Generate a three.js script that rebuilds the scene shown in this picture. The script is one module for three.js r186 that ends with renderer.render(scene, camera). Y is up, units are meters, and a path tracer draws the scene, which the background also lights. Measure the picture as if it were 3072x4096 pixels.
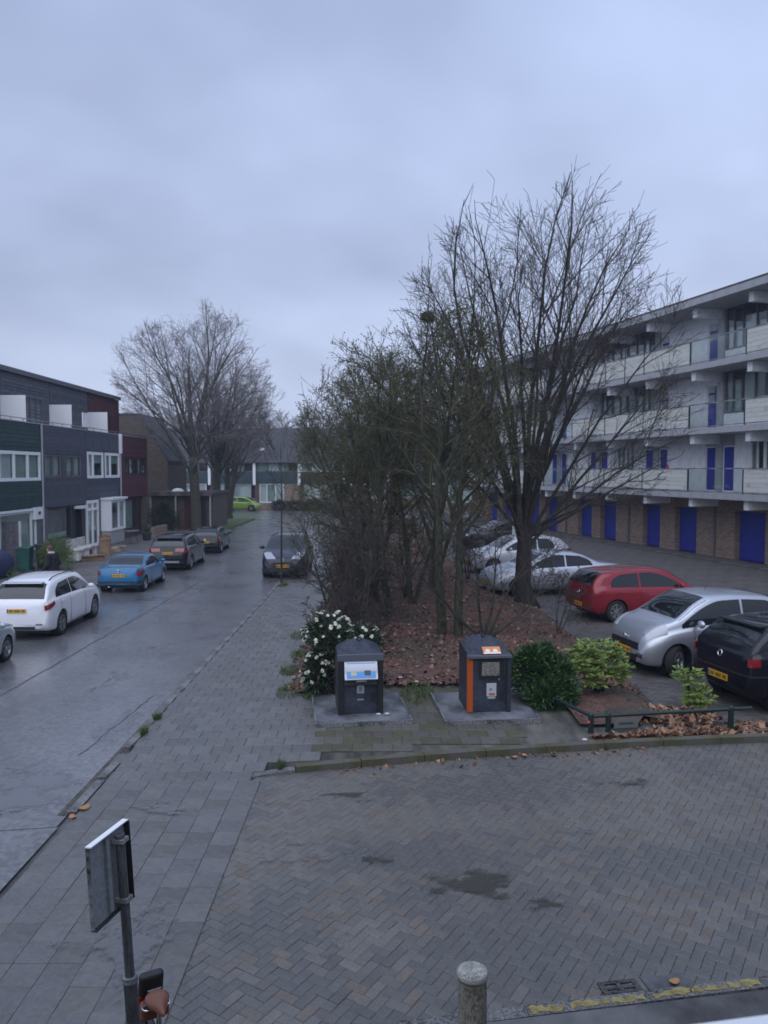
import * as THREE from 'three';
import { mergeGeometries, toCreasedNormals } from 'three/addons/utils/BufferGeometryUtils.js';
import { RoundedBoxGeometry } from 'three/addons/geometries/RoundedBoxGeometry.js';
import { MarchingCubes } from 'three/addons/objects/MarchingCubes.js';
import { Brush, Evaluator, SUBTRACTION } from 'three-bvh-csg';

// ---------- camera, sky, light, exposure ----------
const scene = new THREE.Scene();
const camera = new THREE.PerspectiveCamera(67.0, 3 / 4, 0.05, 900);
camera.position.set(0, 4.2, 0);
camera.rotation.set(-3.108 * Math.PI / 180, 0, 0);
scene.add(camera);
camera.focus = 3.2; camera.userData.fStop = 5.6;   // a phone focused too near: the whole street is a little soft
const renderer = new THREE.WebGLRenderer({ antialias: true });
renderer.toneMapping = THREE.LinearToneMapping;
renderer.toneMappingExposure = 1.32;
renderer.shadowMap.enabled = true;
renderer.shadowMap.type = THREE.PCFSoftShadowMap;

function rng(seed) { let a = seed >>> 0; return () => { a = (a + 0x6D2B79F5) | 0; let t = Math.imul(a ^ (a >>> 15), 1 | a); t = (t + Math.imul(t ^ (t >>> 7), 61 | t)) ^ t; return ((t ^ (t >>> 14)) >>> 0) / 4294967296; }; }
function hash2(x, y, s) { let h = Math.imul(x, 374761393) + Math.imul(y, 668265263) + Math.imul(s, 2147483647 ^ 0x5bd1e995); h = Math.imul(h ^ (h >>> 13), 1274126177); return ((h ^ (h >>> 16)) >>> 0) / 4294967296; }
const sm = t => t * t * (3 - 2 * t), lerp = (a, b, t) => a + (b - a) * t, clamp = (v, a = 0, b = 1) => Math.min(b, Math.max(a, v));
const smooth = (a, b, x) => sm(clamp((x - a) / (b - a)));
function vnoise(x, y, per, s) { const xi = Math.floor(x), yi = Math.floor(y), fx = sm(x - xi), fy = sm(y - yi), m = v => per ? ((v % per) + per) % per : v; const a = hash2(m(xi), m(yi), s), b = hash2(m(xi + 1), m(yi), s), c = hash2(m(xi), m(yi + 1), s), d = hash2(m(xi + 1), m(yi + 1), s); return lerp(lerp(a, b, fx), lerp(c, d, fx), fy); }
function fbm(x, y, per, oct, s) { let v = 0, a = 0.5, n = 0; for (let i = 0; i < oct; i++) { v += a * vnoise(x, y, per, s + i * 17); n += a; a *= 0.5; x *= 2; y *= 2; if (per) per *= 2; } return v / n; }

{ // an even, rain-grey overcast: soft cloud banks, a little paler towards the horizon
  const W = 1024, Hh = 512, data = new Float32Array(W * Hh * 4);
  for (let j = 0; j < Hh; j++) for (let i = 0; i < W; i++) {
    const el = ((j + 0.5) / Hh - 0.5) * Math.PI, az = ((i + 0.5) / W - 0.5) * 2 * Math.PI;
    const y = Math.sin(el), cx = Math.cos(el) * Math.cos(az), cz = Math.cos(el) * Math.sin(az);
    const yy = Math.max(y, 0), k = 1 / (yy + 0.34);
    const px = cx * k, pz = cz * k;
    const n = fbm(px * 1.1 + pz * 0.5 + 20, pz * 1.3 - px * 0.4 + 40, 0, 5, 3), n2 = fbm(px * 2.6 + 70, pz * 3.0 + px + 10, 0, 4, 9);
    const n3 = fbm(px * 6.1 + 7, pz * 6.6 + 90, 0, 4, 19), cloud = (n - 0.5) * 0.8 + (n2 - 0.5) * 0.4 + (n3 - 0.5) * 0.15;
    const hz = Math.exp(-yy * 4.5);
    let r = lerp(0.314, 0.49, hz), g = lerp(0.388, 0.55, hz), b = lerp(0.588, 0.69, hz);
    const f = lerp(1, 1.55, smooth(0.45, 1, yy)) * (1 + cloud * lerp(1.05, 0.45, hz)) * (y < 0 ? lerp(1, 0.3, smooth(0, 0.15, -y)) : 1);
    const o = (j * W + i) * 4; data[o] = r * f; data[o + 1] = g * f; data[o + 2] = b * lerp(1, f, 0.92); data[o + 3] = 1;
  }
  const sky = new THREE.DataTexture(data, W, Hh, THREE.RGBAFormat, THREE.FloatType);
  sky.mapping = THREE.EquirectangularReflectionMapping; sky.magFilter = THREE.LinearFilter; sky.minFilter = THREE.LinearFilter; sky.wrapS = THREE.RepeatWrapping; sky.needsUpdate = true;
  scene.background = sky; scene.environment = sky; scene.backgroundIntensity = 1; scene.environmentIntensity = 1;
}
const sun = new THREE.DirectionalLight(0xf4f6ff, 1.5);
sun.position.set(-8, 46, 12); sun.target.position.set(0, 0, -30); sun.castShadow = true; sun.shadow.radius = 160;
Object.assign(sun.shadow.camera, { left: -60, right: 60, top: 70, bottom: -70, near: 1, far: 200 }); sun.shadow.mapSize.set(2048, 2048); sun.shadow.bias = -0.0006;
scene.add(sun, sun.target);

// ---------- helpers ----------
const used = {};
function numbered(n) { if (used[n] === undefined) { used[n] = 0; return n; } used[n]++; return n + '_' + String(used[n]).padStart(3, '0'); }
function tag(o, label, category, group, kind) { if (label) o.userData.label = label; if (category) o.userData.category = category; if (group) o.userData.group = group; if (kind) o.userData.kind = kind; return o; }
function thing(name, label, category, [x, y, z] = [0, 0, 0], turn = 0, group) { const o = new THREE.Group(); o.name = numbered(name); o.position.set(x, y, z); o.rotation.y = turn; tag(o, label, category, group); scene.add(o); return o; }
function part(parent, name, geo, mat) { const m = new THREE.Mesh(geo, mat); m.name = name; parent.add(m); return m; }
function struct(name, geo, mat) { const m = new THREE.Mesh(geo, mat); m.name = numbered(name); m.userData.kind = 'structure'; scene.add(m); return m; }
function single(name, geo, mat, label, category, group) { const m = new THREE.Mesh(geo, mat); m.name = numbered(name); tag(m, label, category, group); scene.add(m); return m; }
function boxG(x0, x1, y0, y1, z0, z1) { // a box with uv in metres
  const w = x1 - x0, h = y1 - y0, d = z1 - z0, g = new THREE.BoxGeometry(w, h, d), uv = g.attributes.uv, dims = [[d, h], [d, h], [w, d], [w, d], [w, h], [w, h]];
  for (let f = 0; f < 6; f++) for (let k = 0; k < 4; k++) { const i = f * 4 + k; uv.setXY(i, uv.getX(i) * dims[f][0] + x0 + z0 * 0.7, uv.getY(i) * dims[f][1] + y0); }
  g.translate((x0 + x1) / 2, (y0 + y1) / 2, (z0 + z1) / 2); return g;
}
const bx = (parent, name, mat, x0, x1, y0, y1, z0, z1) => part(parent, name, boxG(x0, x1, y0, y1, z0, z1), mat);
const merge = list => mergeGeometries(list.map(g => { const h = g.index ? g.toNonIndexed() : g; for (const k of Object.keys(h.attributes)) if (!['position', 'normal', 'uv'].includes(k)) h.deleteAttribute(k); return h; }));
function rod(a, b, r, sides = 8, r2 = r) { const A = new THREE.Vector3(...a), B = new THREE.Vector3(...b), g = new THREE.CylinderGeometry(r2, r, A.distanceTo(B), sides); g.applyQuaternion(new THREE.Quaternion().setFromUnitVectors(new THREE.Vector3(0, 1, 0), B.clone().sub(A).normalize())); const m = A.add(B).multiplyScalar(0.5); g.translate(m.x, m.y, m.z); return g; }
function poly(pts, y) { const s = new THREE.Shape(pts.map(p => new THREE.Vector2(p[0], p[1]))), g = new THREE.ShapeGeometry(s); g.rotateX(-Math.PI / 2); g.translate(0, y, 0); return g; }
function inside(p, poly_) { let c = false; for (let i = 0, j = poly_.length - 1; i < poly_.length; j = i++) { const a = poly_[i], b = poly_[j]; if ((a[1] > p[1]) !== (b[1] > p[1]) && p[0] < (b[0] - a[0]) * (p[1] - a[1]) / (b[1] - a[1]) + a[0]) c = !c; } return c; }

// ---------- textures and materials ----------
const srgb8 = v => Math.round(255 * clamp(v <= 0.0031308 ? v * 12.92 : 1.055 * Math.pow(v, 1 / 2.4) - 0.055));
function tex(n, metres, fn, color = true) {
  const d = new Uint8Array(n * n * 4);
  for (let j = 0; j < n; j++) for (let i = 0; i < n; i++) { const c = fn(i / n, j / n), o = (j * n + i) * 4; for (let k = 0; k < 3; k++) { const v = typeof c === 'number' ? c : c[k]; d[o + k] = color ? srgb8(v) : Math.round(255 * clamp(v)); } d[o + 3] = 255; }
  const t = new THREE.DataTexture(d, n, n); t.wrapS = t.wrapT = THREE.RepeatWrapping; t.magFilter = THREE.LinearFilter; t.minFilter = THREE.LinearMipmapLinearFilter; t.generateMipmaps = true; if (color) t.colorSpace = THREE.SRGBColorSpace; t.repeat.set(1 / metres, 1 / metres); t.needsUpdate = true; return t;
}
const rep = (t, mx, my = mx, rot = 0) => { const c = t.clone(); c.repeat.set(1 / mx, 1 / my); c.rotation = rot; c.needsUpdate = true; return c; };
const fine = tex(256, 0.8, (u, v) => 0.5 + (fbm(u * 48, v * 48, 48, 3, 6) - 0.5) * 0.25 + (fbm(u * 3, v * 3, 3, 3, 12) - 0.5) * 0.16);
const speck = tex(512, 1, (u, v) => { const a = fbm(u * 64, v * 64, 64, 3, 5), b = fbm(u * 4, v * 4, 4, 4, 8); return 0.5 + (a - 0.5) * 0.9 + (b - 0.5) * 0.7; });            // neutral grain round 0.5
const grainB = tex(512, 1, (u, v) => fbm(u * 90, v * 90, 90, 3, 31) * 0.75 + fbm(u * 12, v * 12, 12, 3, 33) * 0.25, false);
const blotch = tex(512, 6, (u, v) => 0.5 + (fbm(u * 5, v * 5, 5, 6, 51) - 0.5) * 1.3 + (fbm(u * 40, v * 40, 40, 3, 57) - 0.5) * 0.35);
const wetT = tex(1024, 7, (u, v) => 0.5 + (fbm(u * 4, v * 4, 4, 6, 251) - 0.5) * 0.5 + (fbm(u * 140, v * 140, 140, 2, 257) - 0.5) * 0.5);
const blotchR = tex(512, 5, (u, v) => 0.62 + (fbm(u * 4, v * 4, 4, 5, 71) - 0.5) * 1.1 + (fbm(u * 60, v * 60, 60, 2, 73) - 0.5) * 0.25, false);
const mossT = tex(256, 1.4, (u, v) => { const m = smooth(0.42, 0.66, fbm(u * 4, v * 4, 4, 5, 81)), k = 0.75 + fbm(u * 50, v * 50, 50, 2, 83) * 0.5; return [lerp(0.088, 0.07, m) * k, lerp(0.083, 0.068, m) * k, lerp(0.068, 0.036, m) * k]; });
const barkT = tex(256, 0.5, (u, v) => 0.45 + (fbm(u * 24, v * 5, 0, 4, 91) - 0.5) * 0.9 + (fbm(u * 6, v * 6, 6, 3, 93) - 0.5) * 0.4);
const boardT = tex(256, 1.2, (u, v) => 0.5 + (fbm(u * 3, v * 40, 0, 4, 101) - 0.5) * 0.45 + (fbm(u * 5, v * 5, 5, 3, 103) - 0.5) * 0.3);
function brickTex(n, cols, rows, fnB) { return (u, v) => { const r = Math.floor(v * rows), x = u * cols + (r % 2) * 0.5, c = Math.floor(x) % cols, fx = x - Math.floor(x), fy = v * rows - r, jx = Math.min(fx, 1 - fx) * 2.4, jy = Math.min(fy, 1 - fy), j = smooth(0.03, 0.13, Math.min(jx, jy * 1.1)); return fnB(j, hash2(c, r, n), u, v); }; }
const wallBrick = tex(512, 1.76, brickTex(7, 8, 28, (j, h, u, v) => { const k = 0.7 + h * 0.55 + (fbm(u * 60, v * 60, 60, 2, 3) - 0.5) * 0.3; return [lerp(0.26, 0.235 * k, j), lerp(0.235, 0.165 * k, j), lerp(0.20, 0.118 * k, j)]; }));
const wallBrickB = tex(512, 1.76, brickTex(7, 8, 28, (j, h, u, v) => j * 0.8 + fbm(u * 80, v * 80, 80, 2, 4) * 0.2), false);
const paveBrick = tex(512, 1.6, brickTex(17, 8, 16, (j, h, u, v) => { const k = 0.72 + h * 0.5 + (fbm(u * 4, v * 4, 4, 4, 23) - 0.5) * 0.6; return [lerp(0.05, 0.105 * k, j), lerp(0.048, 0.095 * k, j), lerp(0.045, 0.088 * k, j)]; }));
const paveBrickB = tex(512, 1.6, brickTex(17, 8, 16, (j, h, u, v) => j * 0.7 + h * 0.2 + fbm(u * 80, v * 80, 80, 2, 4) * 0.1), false);
const litterT = tex(1024, 4, (u, v) => { const a = fbm(u * 60, v * 60, 60, 4, 121), b = smooth(0.42, 0.62, fbm(u * 5, v * 5, 5, 5, 127)), k = 0.4 + a * 1.2; return [lerp(0.11, 0.065, b) * k, lerp(0.056, 0.048, b) * k, lerp(0.041, 0.034, b) * k]; });
const soilB = tex(256, 0.7, (u, v) => fbm(u * 18, v * 18, 18, 4, 131), false);
const roofT = tex(256, 1.2, (u, v) => { const f = (v * 4) % 1; return 0.5 * (0.75 + fbm(u * 20, v * 20, 20, 3, 141) * 0.5) * (f < 0.08 ? 0.72 : 1); });
const plankT = tex(512, 2.4, (u, v) => { const s = smooth(0.55, 0.78, fbm(u * 6, v * 8, 0, 5, 151)) * 0.6, k = 0.93 + fbm(u * 4, v * 60, 0, 3, 157) * 0.14; return [lerp(0.5, 0.3, s) * k, lerp(0.49, 0.3, s) * k, lerp(0.42, 0.2, s) * k]; });

function M(r, g, b, rough = 0.7, o = {}) { const m = (o.transmission !== undefined || o.clearcoat || o.sheen) ? new THREE.MeshPhysicalMaterial() : new THREE.MeshStandardMaterial(); m.color.setRGB(r, g, b); m.roughness = rough; m.metalness = 0; Object.assign(m, o); return m; }
const grain = (r, g, b, rough, o = {}) => M(r * 2, g * 2, b * 2, rough, { map: speck, bumpMap: grainB, bumpScale: 0.002, ...o });   // the grain map averages 0.5
const paintG = (r, g, b, rough, o = {}) => M(r * 2, g * 2, b * 2, rough, { map: fine, bumpMap: grainB, bumpScale: 0.0008, ...o });
const mats = {
  asphalt: M(0.23, 0.23, 0.235, 0.6, { clearcoat: 0.85, clearcoatRoughness: 0.2, map: wetT, roughnessMap: blotchR, bumpMap: rep(grainB, 0.6), bumpScale: 0.004 }),
  oldAsphalt: M(0.17, 0.166, 0.162, 0.65, { map: rep(blotch, 4), roughnessMap: rep(blotchR, 3.1), bumpMap: rep(grainB, 0.5), bumpScale: 0.004 }),
  concrete: grain(0.085, 0.086, 0.09, 0.62, { map: rep(blotch, 2.7), roughnessMap: rep(blotchR, 2.3) }),
  joint: grain(0.075, 0.07, 0.058, 0.9),
  parking: M(0.95, 0.95, 0.95, 0.72, { map: paveBrick, bumpMap: paveBrickB, bumpScale: 0.006 }),
  footway: M(1.15, 1.15, 1.18, 0.66, { map: rep(paveBrick, 2.4), bumpMap: rep(paveBrickB, 2.4), bumpScale: 0.006 }),
  litter: M(1, 1, 1, 0.95, { map: litterT, bumpMap: soilB, bumpScale: 0.03 }),
  soil: grain(0.045, 0.036, 0.028, 0.95),
  lawn: M(0.5, 0.62, 0.3, 0.95, { map: rep(speck, 0.6), bumpMap: soilB, bumpScale: 0.03, color: new THREE.Color().setRGB(0.08, 0.11, 0.04) }),
  kerb: grain(0.13, 0.128, 0.125, 0.7),
  kerbMoss: M(1.1, 1.1, 1.1, 0.85, { map: rep(mossT, 0.9), bumpMap: grainB, bumpScale: 0.003 }),
  steel: M(0.32, 0.33, 0.35, 0.42, { metalness: 0.9 }),
  galv: grain(0.24, 0.25, 0.26, 0.5, { metalness: 0.5 }),
  chrome: M(0.62, 0.63, 0.65, 0.18, { metalness: 1 }),
  black: M(0.014, 0.014, 0.016, 0.55), rubber: M(0.016, 0.016, 0.017, 0.85), darkPlastic: M(0.02, 0.021, 0.023, 0.5),
  white: paintG(0.78, 0.79, 0.8, 0.5), whitePaint: M(0.8, 0.81, 0.82, 0.45), grey: paintG(0.36, 0.365, 0.375, 0.7), greyDark: paintG(0.12, 0.123, 0.135, 0.75),
  brick: M(1.0, 1.0, 1.02, 0.9, { map: wallBrick, bumpMap: wallBrickB, bumpScale: 0.006 }),
  brickDark: M(0.42, 0.45, 0.47, 0.9, { map: wallBrick, bumpMap: wallBrickB, bumpScale: 0.006 }),
  roof: M(0.095, 0.09, 0.098, 0.75, { map: roofT, bumpMap: rep(grainB, 0.8), bumpScale: 0.01 }),
  felt: grain(0.07, 0.07, 0.072, 0.85),
  interior: grain(0.06, 0.058, 0.055, 0.9),
  pane: M(0.92, 0.96, 0.95, 0.03, { transmission: 1, thickness: 0, ior: 1.5 }),
  plankC: [0.96, 1.0, 1.04].map((k, i) => M(1.14 * k, 1.17 * k, 1.26 * k, 0.8, { map: (() => { const t = plankT.clone(); t.offset.set(i * 0.37, i * 0.53); t.needsUpdate = true; return t; })() })),
  blue: paintG(0.015, 0.025, 0.28, 0.6), bluePale: paintG(0.017, 0.027, 0.255, 0.6),
  curtain: M(0.42, 0.44, 0.42, 0.95), curtainGreen: M(0.30, 0.36, 0.33, 0.95), blind: M(0.55, 0.56, 0.56, 0.9),
  plate: M(0.62, 0.34, 0.012, 0.5), plateInk: M(0.04, 0.03, 0.02, 0.6), plateBand: M(0.02, 0.05, 0.3, 0.5),
  tailRed: M(0.22, 0.01, 0.014, 0.18, { clearcoat: 1, clearcoatRoughness: 0.08 }), lampClear: M(0.4, 0.42, 0.45, 0.2, { clearcoat: 0.5, metalness: 0.3 }), amber: M(0.5, 0.16, 0.02, 0.2),
  carGlass: M(0.011, 0.014, 0.015, 0.03, { clearcoat: 0.01, ior: 1.62 }), seatGrey: M(0.03, 0.03, 0.032, 0.8),
};
mats.lawn.color.setRGB(0.16, 0.23, 0.075);
const boardMats = (r, g, b) => [0.86, 1, 1.14].map((k, i) => M(r * 2 * k, g * 2 * k, b * 2 * k, 0.62, { map: (() => { const t = boardT.clone(); t.offset.set(i * 0.31, i * 0.47); t.needsUpdate = true; return t; })() }));
// ---------- the ground ----------
const zd = d => -d;
struct('ground', poly([[-300, -60], [300, -60], [300, 500], [-300, 500]], -0.03), mats.oldAsphalt);
struct('street', poly([[-10.3, 8.3], [-6.2, 8.55], [-3.86, 8.9], [-3.88, 28.3], [-2.9, 29], [-2.9, 37], [-2.5, 40], [-2.4, 66], [20, 67], [20, 81.2], [-40, 81.2], [-40, 68], [-11, 66.5], [-10.4, 52], [-10.3, 30]], 0.0), mats.asphalt);
struct('junction', poly([[-40, 4], [-3.84, 4], [-3.84, 8.9], [-6.2, 8.55], [-10.3, 8.3], [-40, 8.3]], -0.004), mats.asphalt);
struct('parking', poly([[4.9, 12.15], [30, 15], [30, 28], [16.6, 31.2], [10.2, 54.5], [6, 75], [2.4, 66], [3.0, 30], [3.5, 25.2], [4.4, 23.6], [4.6, 20], [4.8, 15.2]], 0.0), mats.parking);
struct('gutter', poly([[-3.98, 9.2], [-3.87, 9.2], [-3.89, 28.2], [-4.0, 28.2]], 0.005), mats.joint);
// house-side pavement and front gardens
struct('pavement_left', boxG(-13.4, -10.45, -0.1, 0.09, -52, -6), mats.footway);
struct('front_garden', boxG(-15.9, -13.4, -0.1, 0.085, -52, -14), mats.footway);
struct('garage_forecourt', boxG(-17.5, -10.45, -0.1, 0.07, -53.6, -52), mats.footway);
struct('verge', boxG(-19, -11.0, -0.12, 0.06, -66, -53.6), mats.lawn);
{ const k = new THREE.Group(); k.name = numbered('kerb'); k.userData.kind = 'structure'; scene.add(k);
  for (let i = 0; i < 46; i++) { const s = part(k, 'kerb_stone', boxG(-10.45, -10.3, -0.1, 0.1, -0.494, 0.494), mats.kerb); s.position.z = -6.5 - i; s.position.x = (hash2(i, 1, 1) - 0.5) * 0.012; } }
// apartment footway beside the storage doors (along the block)
const APT = { x: 15.68, z: -37.77, turn: -Math.PI / 2 + 15.5 * Math.PI / 180 };

// --- pavement of square concrete tiles between street and bed, ramping down at the crossing
const hTile = (x, d) => 0.014 + 0.078 * smooth(0, 2.3, (d - 10.15) + Math.max(0, x + 1.95) * 0.75);
const kerbLine = x => 10.41 + (x + 1.94) * 0.262 - 0.012 * Math.max(0, x + 1.94) ** 2 * 0.9;   // front kerb, d as a function of x
function chamferBox(w, l, h, c, uo, vo) { // a paving unit: bevelled top, no underside
  const P = [], U = [], a = w / 2, b = l / 2, quad = (p, q, r, s) => { for (const v of [p, q, r, p, r, s]) { P.push(...v); U.push(v[0] + uo, v[2] + vo + v[1]); } };
  const t = [[-a + c, 0, b - c], [a - c, 0, b - c], [a - c, 0, -b + c], [-a + c, 0, -b + c]], m = [[-a, -c, b], [a, -c, b], [a, -c, -b], [-a, -c, -b]], o = m.map(v => [v[0], -h, v[2]]);
  quad(t[0], t[1], t[2], t[3]); for (let i = 0; i < 4; i++) { const j = (i + 1) % 4; quad(m[i], m[j], t[j], t[i]); quad(o[i], o[j], m[j], m[i]); }
  const g = new THREE.BufferGeometry(); g.setAttribute('position', new THREE.Float32BufferAttribute(P, 3)); g.setAttribute('uv', new THREE.Float32BufferAttribute(U, 2)); g.computeVertexNormals(); return g;
}
function layUnits(structure, name, list, geos, matsArr, most, seed) { // nearest pieces are parts of their own, the rest one mass per tone
  list.sort((p, q) => (p.x * p.x + p.d * p.d) - (q.x * q.x + q.d * q.d));
  const R = rng(seed), e = new THREE.Euler(), rest = matsArr.map(() => []);
  list.forEach((p, i) => {
    const mi = p.m ?? Math.floor(R() * matsArr.length), gi = Math.floor(R() * geos.length), o = new THREE.Object3D();
    o.position.set(p.x, p.y + (R() - 0.5) * 0.005, -p.d); e.set((R() - 0.5) * 0.014 + (p.tx || 0), p.r || 0, (R() - 0.5) * 0.014 + (p.tz || 0), 'YXZ'); o.rotation.copy(e);
    if (i < most) { const m = part(structure, name, geos[gi], matsArr[mi]); m.position.copy(o.position); m.rotation.copy(e); }
    else { o.updateMatrix(); rest[mi].push(o.matrix.clone()); }
  });
  rest.forEach((L, mi) => { if (!L.length) return; const im = new THREE.InstancedMesh(geos[mi % geos.length], matsArr[mi], L.length); L.forEach((m, i) => im.setMatrixAt(i, m)); im.name = name + '_field'; im.userData.kind = 'stuff'; structure.add(im); });
}
{
  const bed = struct('pavement', (() => { // the joint sand under the tiles, following the ramp
    const g = new THREE.PlaneGeometry(7.4, 24.8, 30, 90); g.rotateX(-Math.PI / 2); g.translate(-0.06, 0, -16.4); const p = g.attributes.position;
    for (let i = 0; i < p.count; i++) { let x = p.getX(i), d = -p.getZ(i); if (x > -1.85 && d < kerbLine(x) + 0.05) d = kerbLine(x) + 0.05; if (x > -1.9 && d > 15) x = -1.9; p.setXYZ(i, x, hTile(x, d) - 0.02, -d); } g.computeVertexNormals(); return g; })(), mats.joint);
  const tones = [[0.12, 0.118, 0.113], [0.113, 0.111, 0.107], [0.126, 0.123, 0.117], [0.107, 0.105, 0.101], [0.12, 0.115, 0.107]].map(([r, g, b], i) => grain(r, g, b, 0.5 + 0.05 * i, { map: rep(fine, 1.1 + 0.4 * i), roughnessMap: rep(blotchR, 1.9) }));
  const moss = [0.92, 1, 1.1].map((k, i) => M(k, k, k, 0.75, { map: rep(mossT, 1.2 + i * 0.3), bumpMap: grainB, bumpScale: 0.003 }));
  const geos = [0, 1, 2, 3].map(i => chamferBox(0.2955, 0.2955, 0.05, 0.004, i * 0.41, i * 0.77)), list = [];
  const push = (x, d, r = 0) => { const e = 0.05, y = hTile(x, d), n = fbm(x * 0.9 + 9, d * 0.9 + 3, 0, 3, 61), green = smooth(-1.6, -0.7, x) * 0.85 + (n - 0.5) * 0.7 + (d > 20 ? 0.1 : 0); list.push({ x, d, y, tx: (hTile(x, d + e) - y) / e, tz: (hTile(x + e, d) - y) / e, m: green > 0.5 ? 5 + Math.floor(hash2(Math.round(x * 50), Math.round(d * 50), 4) * 3) : Math.floor(hash2(Math.round(x * 50), Math.round(d * 50), 5) * 5), r }); };
  for (let j = 0; j < 79; j++) { const d = 4.72 + j * 0.298, off = d > 10.2 && j % 2 ? 0.149 : 0; for (let i = 0; i < 20; i++) { const x = -3.6 + i * 0.298 - off + (off ? 0.0 : 0); if (x > -1.8 && (d < kerbLine(x) + 0.28 || d > 14.4 || x > 3.1)) continue; if (d > 15.4 && x > -1.95) continue; push(x, d); } }
  layUnits(bed, 'paving_tile', list, geos, [...tones, ...moss], 300, 11);
  // kerb along the street
  const k = new THREE.Group(); k.name = numbered('kerb'); k.userData.kind = 'structure'; scene.add(k);
  for (let i = 0; i < 19; i++) { const d = 9.75 + i, s = part(k, 'kerb_stone', boxG(-3.885, -3.765, -0.1, 0, -0.493, 0.493), mats.kerb); s.position.set((hash2(i, 3, 2) - 0.5) * 0.015, hTile(-3.9, d) + 0.006, -d); s.rotation.x = -(hTile(-3.9, d + 0.4) - hTile(-3.9, d - 0.4)) / 0.8; }
  // front kerb, mossy, rising from nothing at its left end
  const f = new THREE.Group(); f.name = numbered('kerb'); f.userData.kind = 'structure'; scene.add(f);
  for (let i = 0, x = -1.94; i < 11; i++) { const L = i === 0 ? 0.72 : 0.93, a = Math.atan((kerbLine(x + L) - kerbLine(x)) / L), xc = x + Math.cos(a) * L / 2, dc = (kerbLine(x) + kerbLine(x + L * Math.cos(a))) / 2, g = boxG(-L / 2 + 0.006, L / 2 - 0.006, -0.16, 0, -0.07, 0.07), p = g.attributes.position; 
    if (i === 0) for (let q = 0; q < p.count; q++) if (p.getY(q) > -0.05 && p.getX(q) < 0) p.setY(q, -0.05);
    const s = part(f, 'kerb_stone', g, i < 1 ? mats.kerb : mats.kerbMoss); s.position.set(xc, Math.max(0.045, hTile(xc, dc + 0.3) + 0.008), -dc); s.rotation.y = a; x += Math.cos(a) * L; }
}
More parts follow.
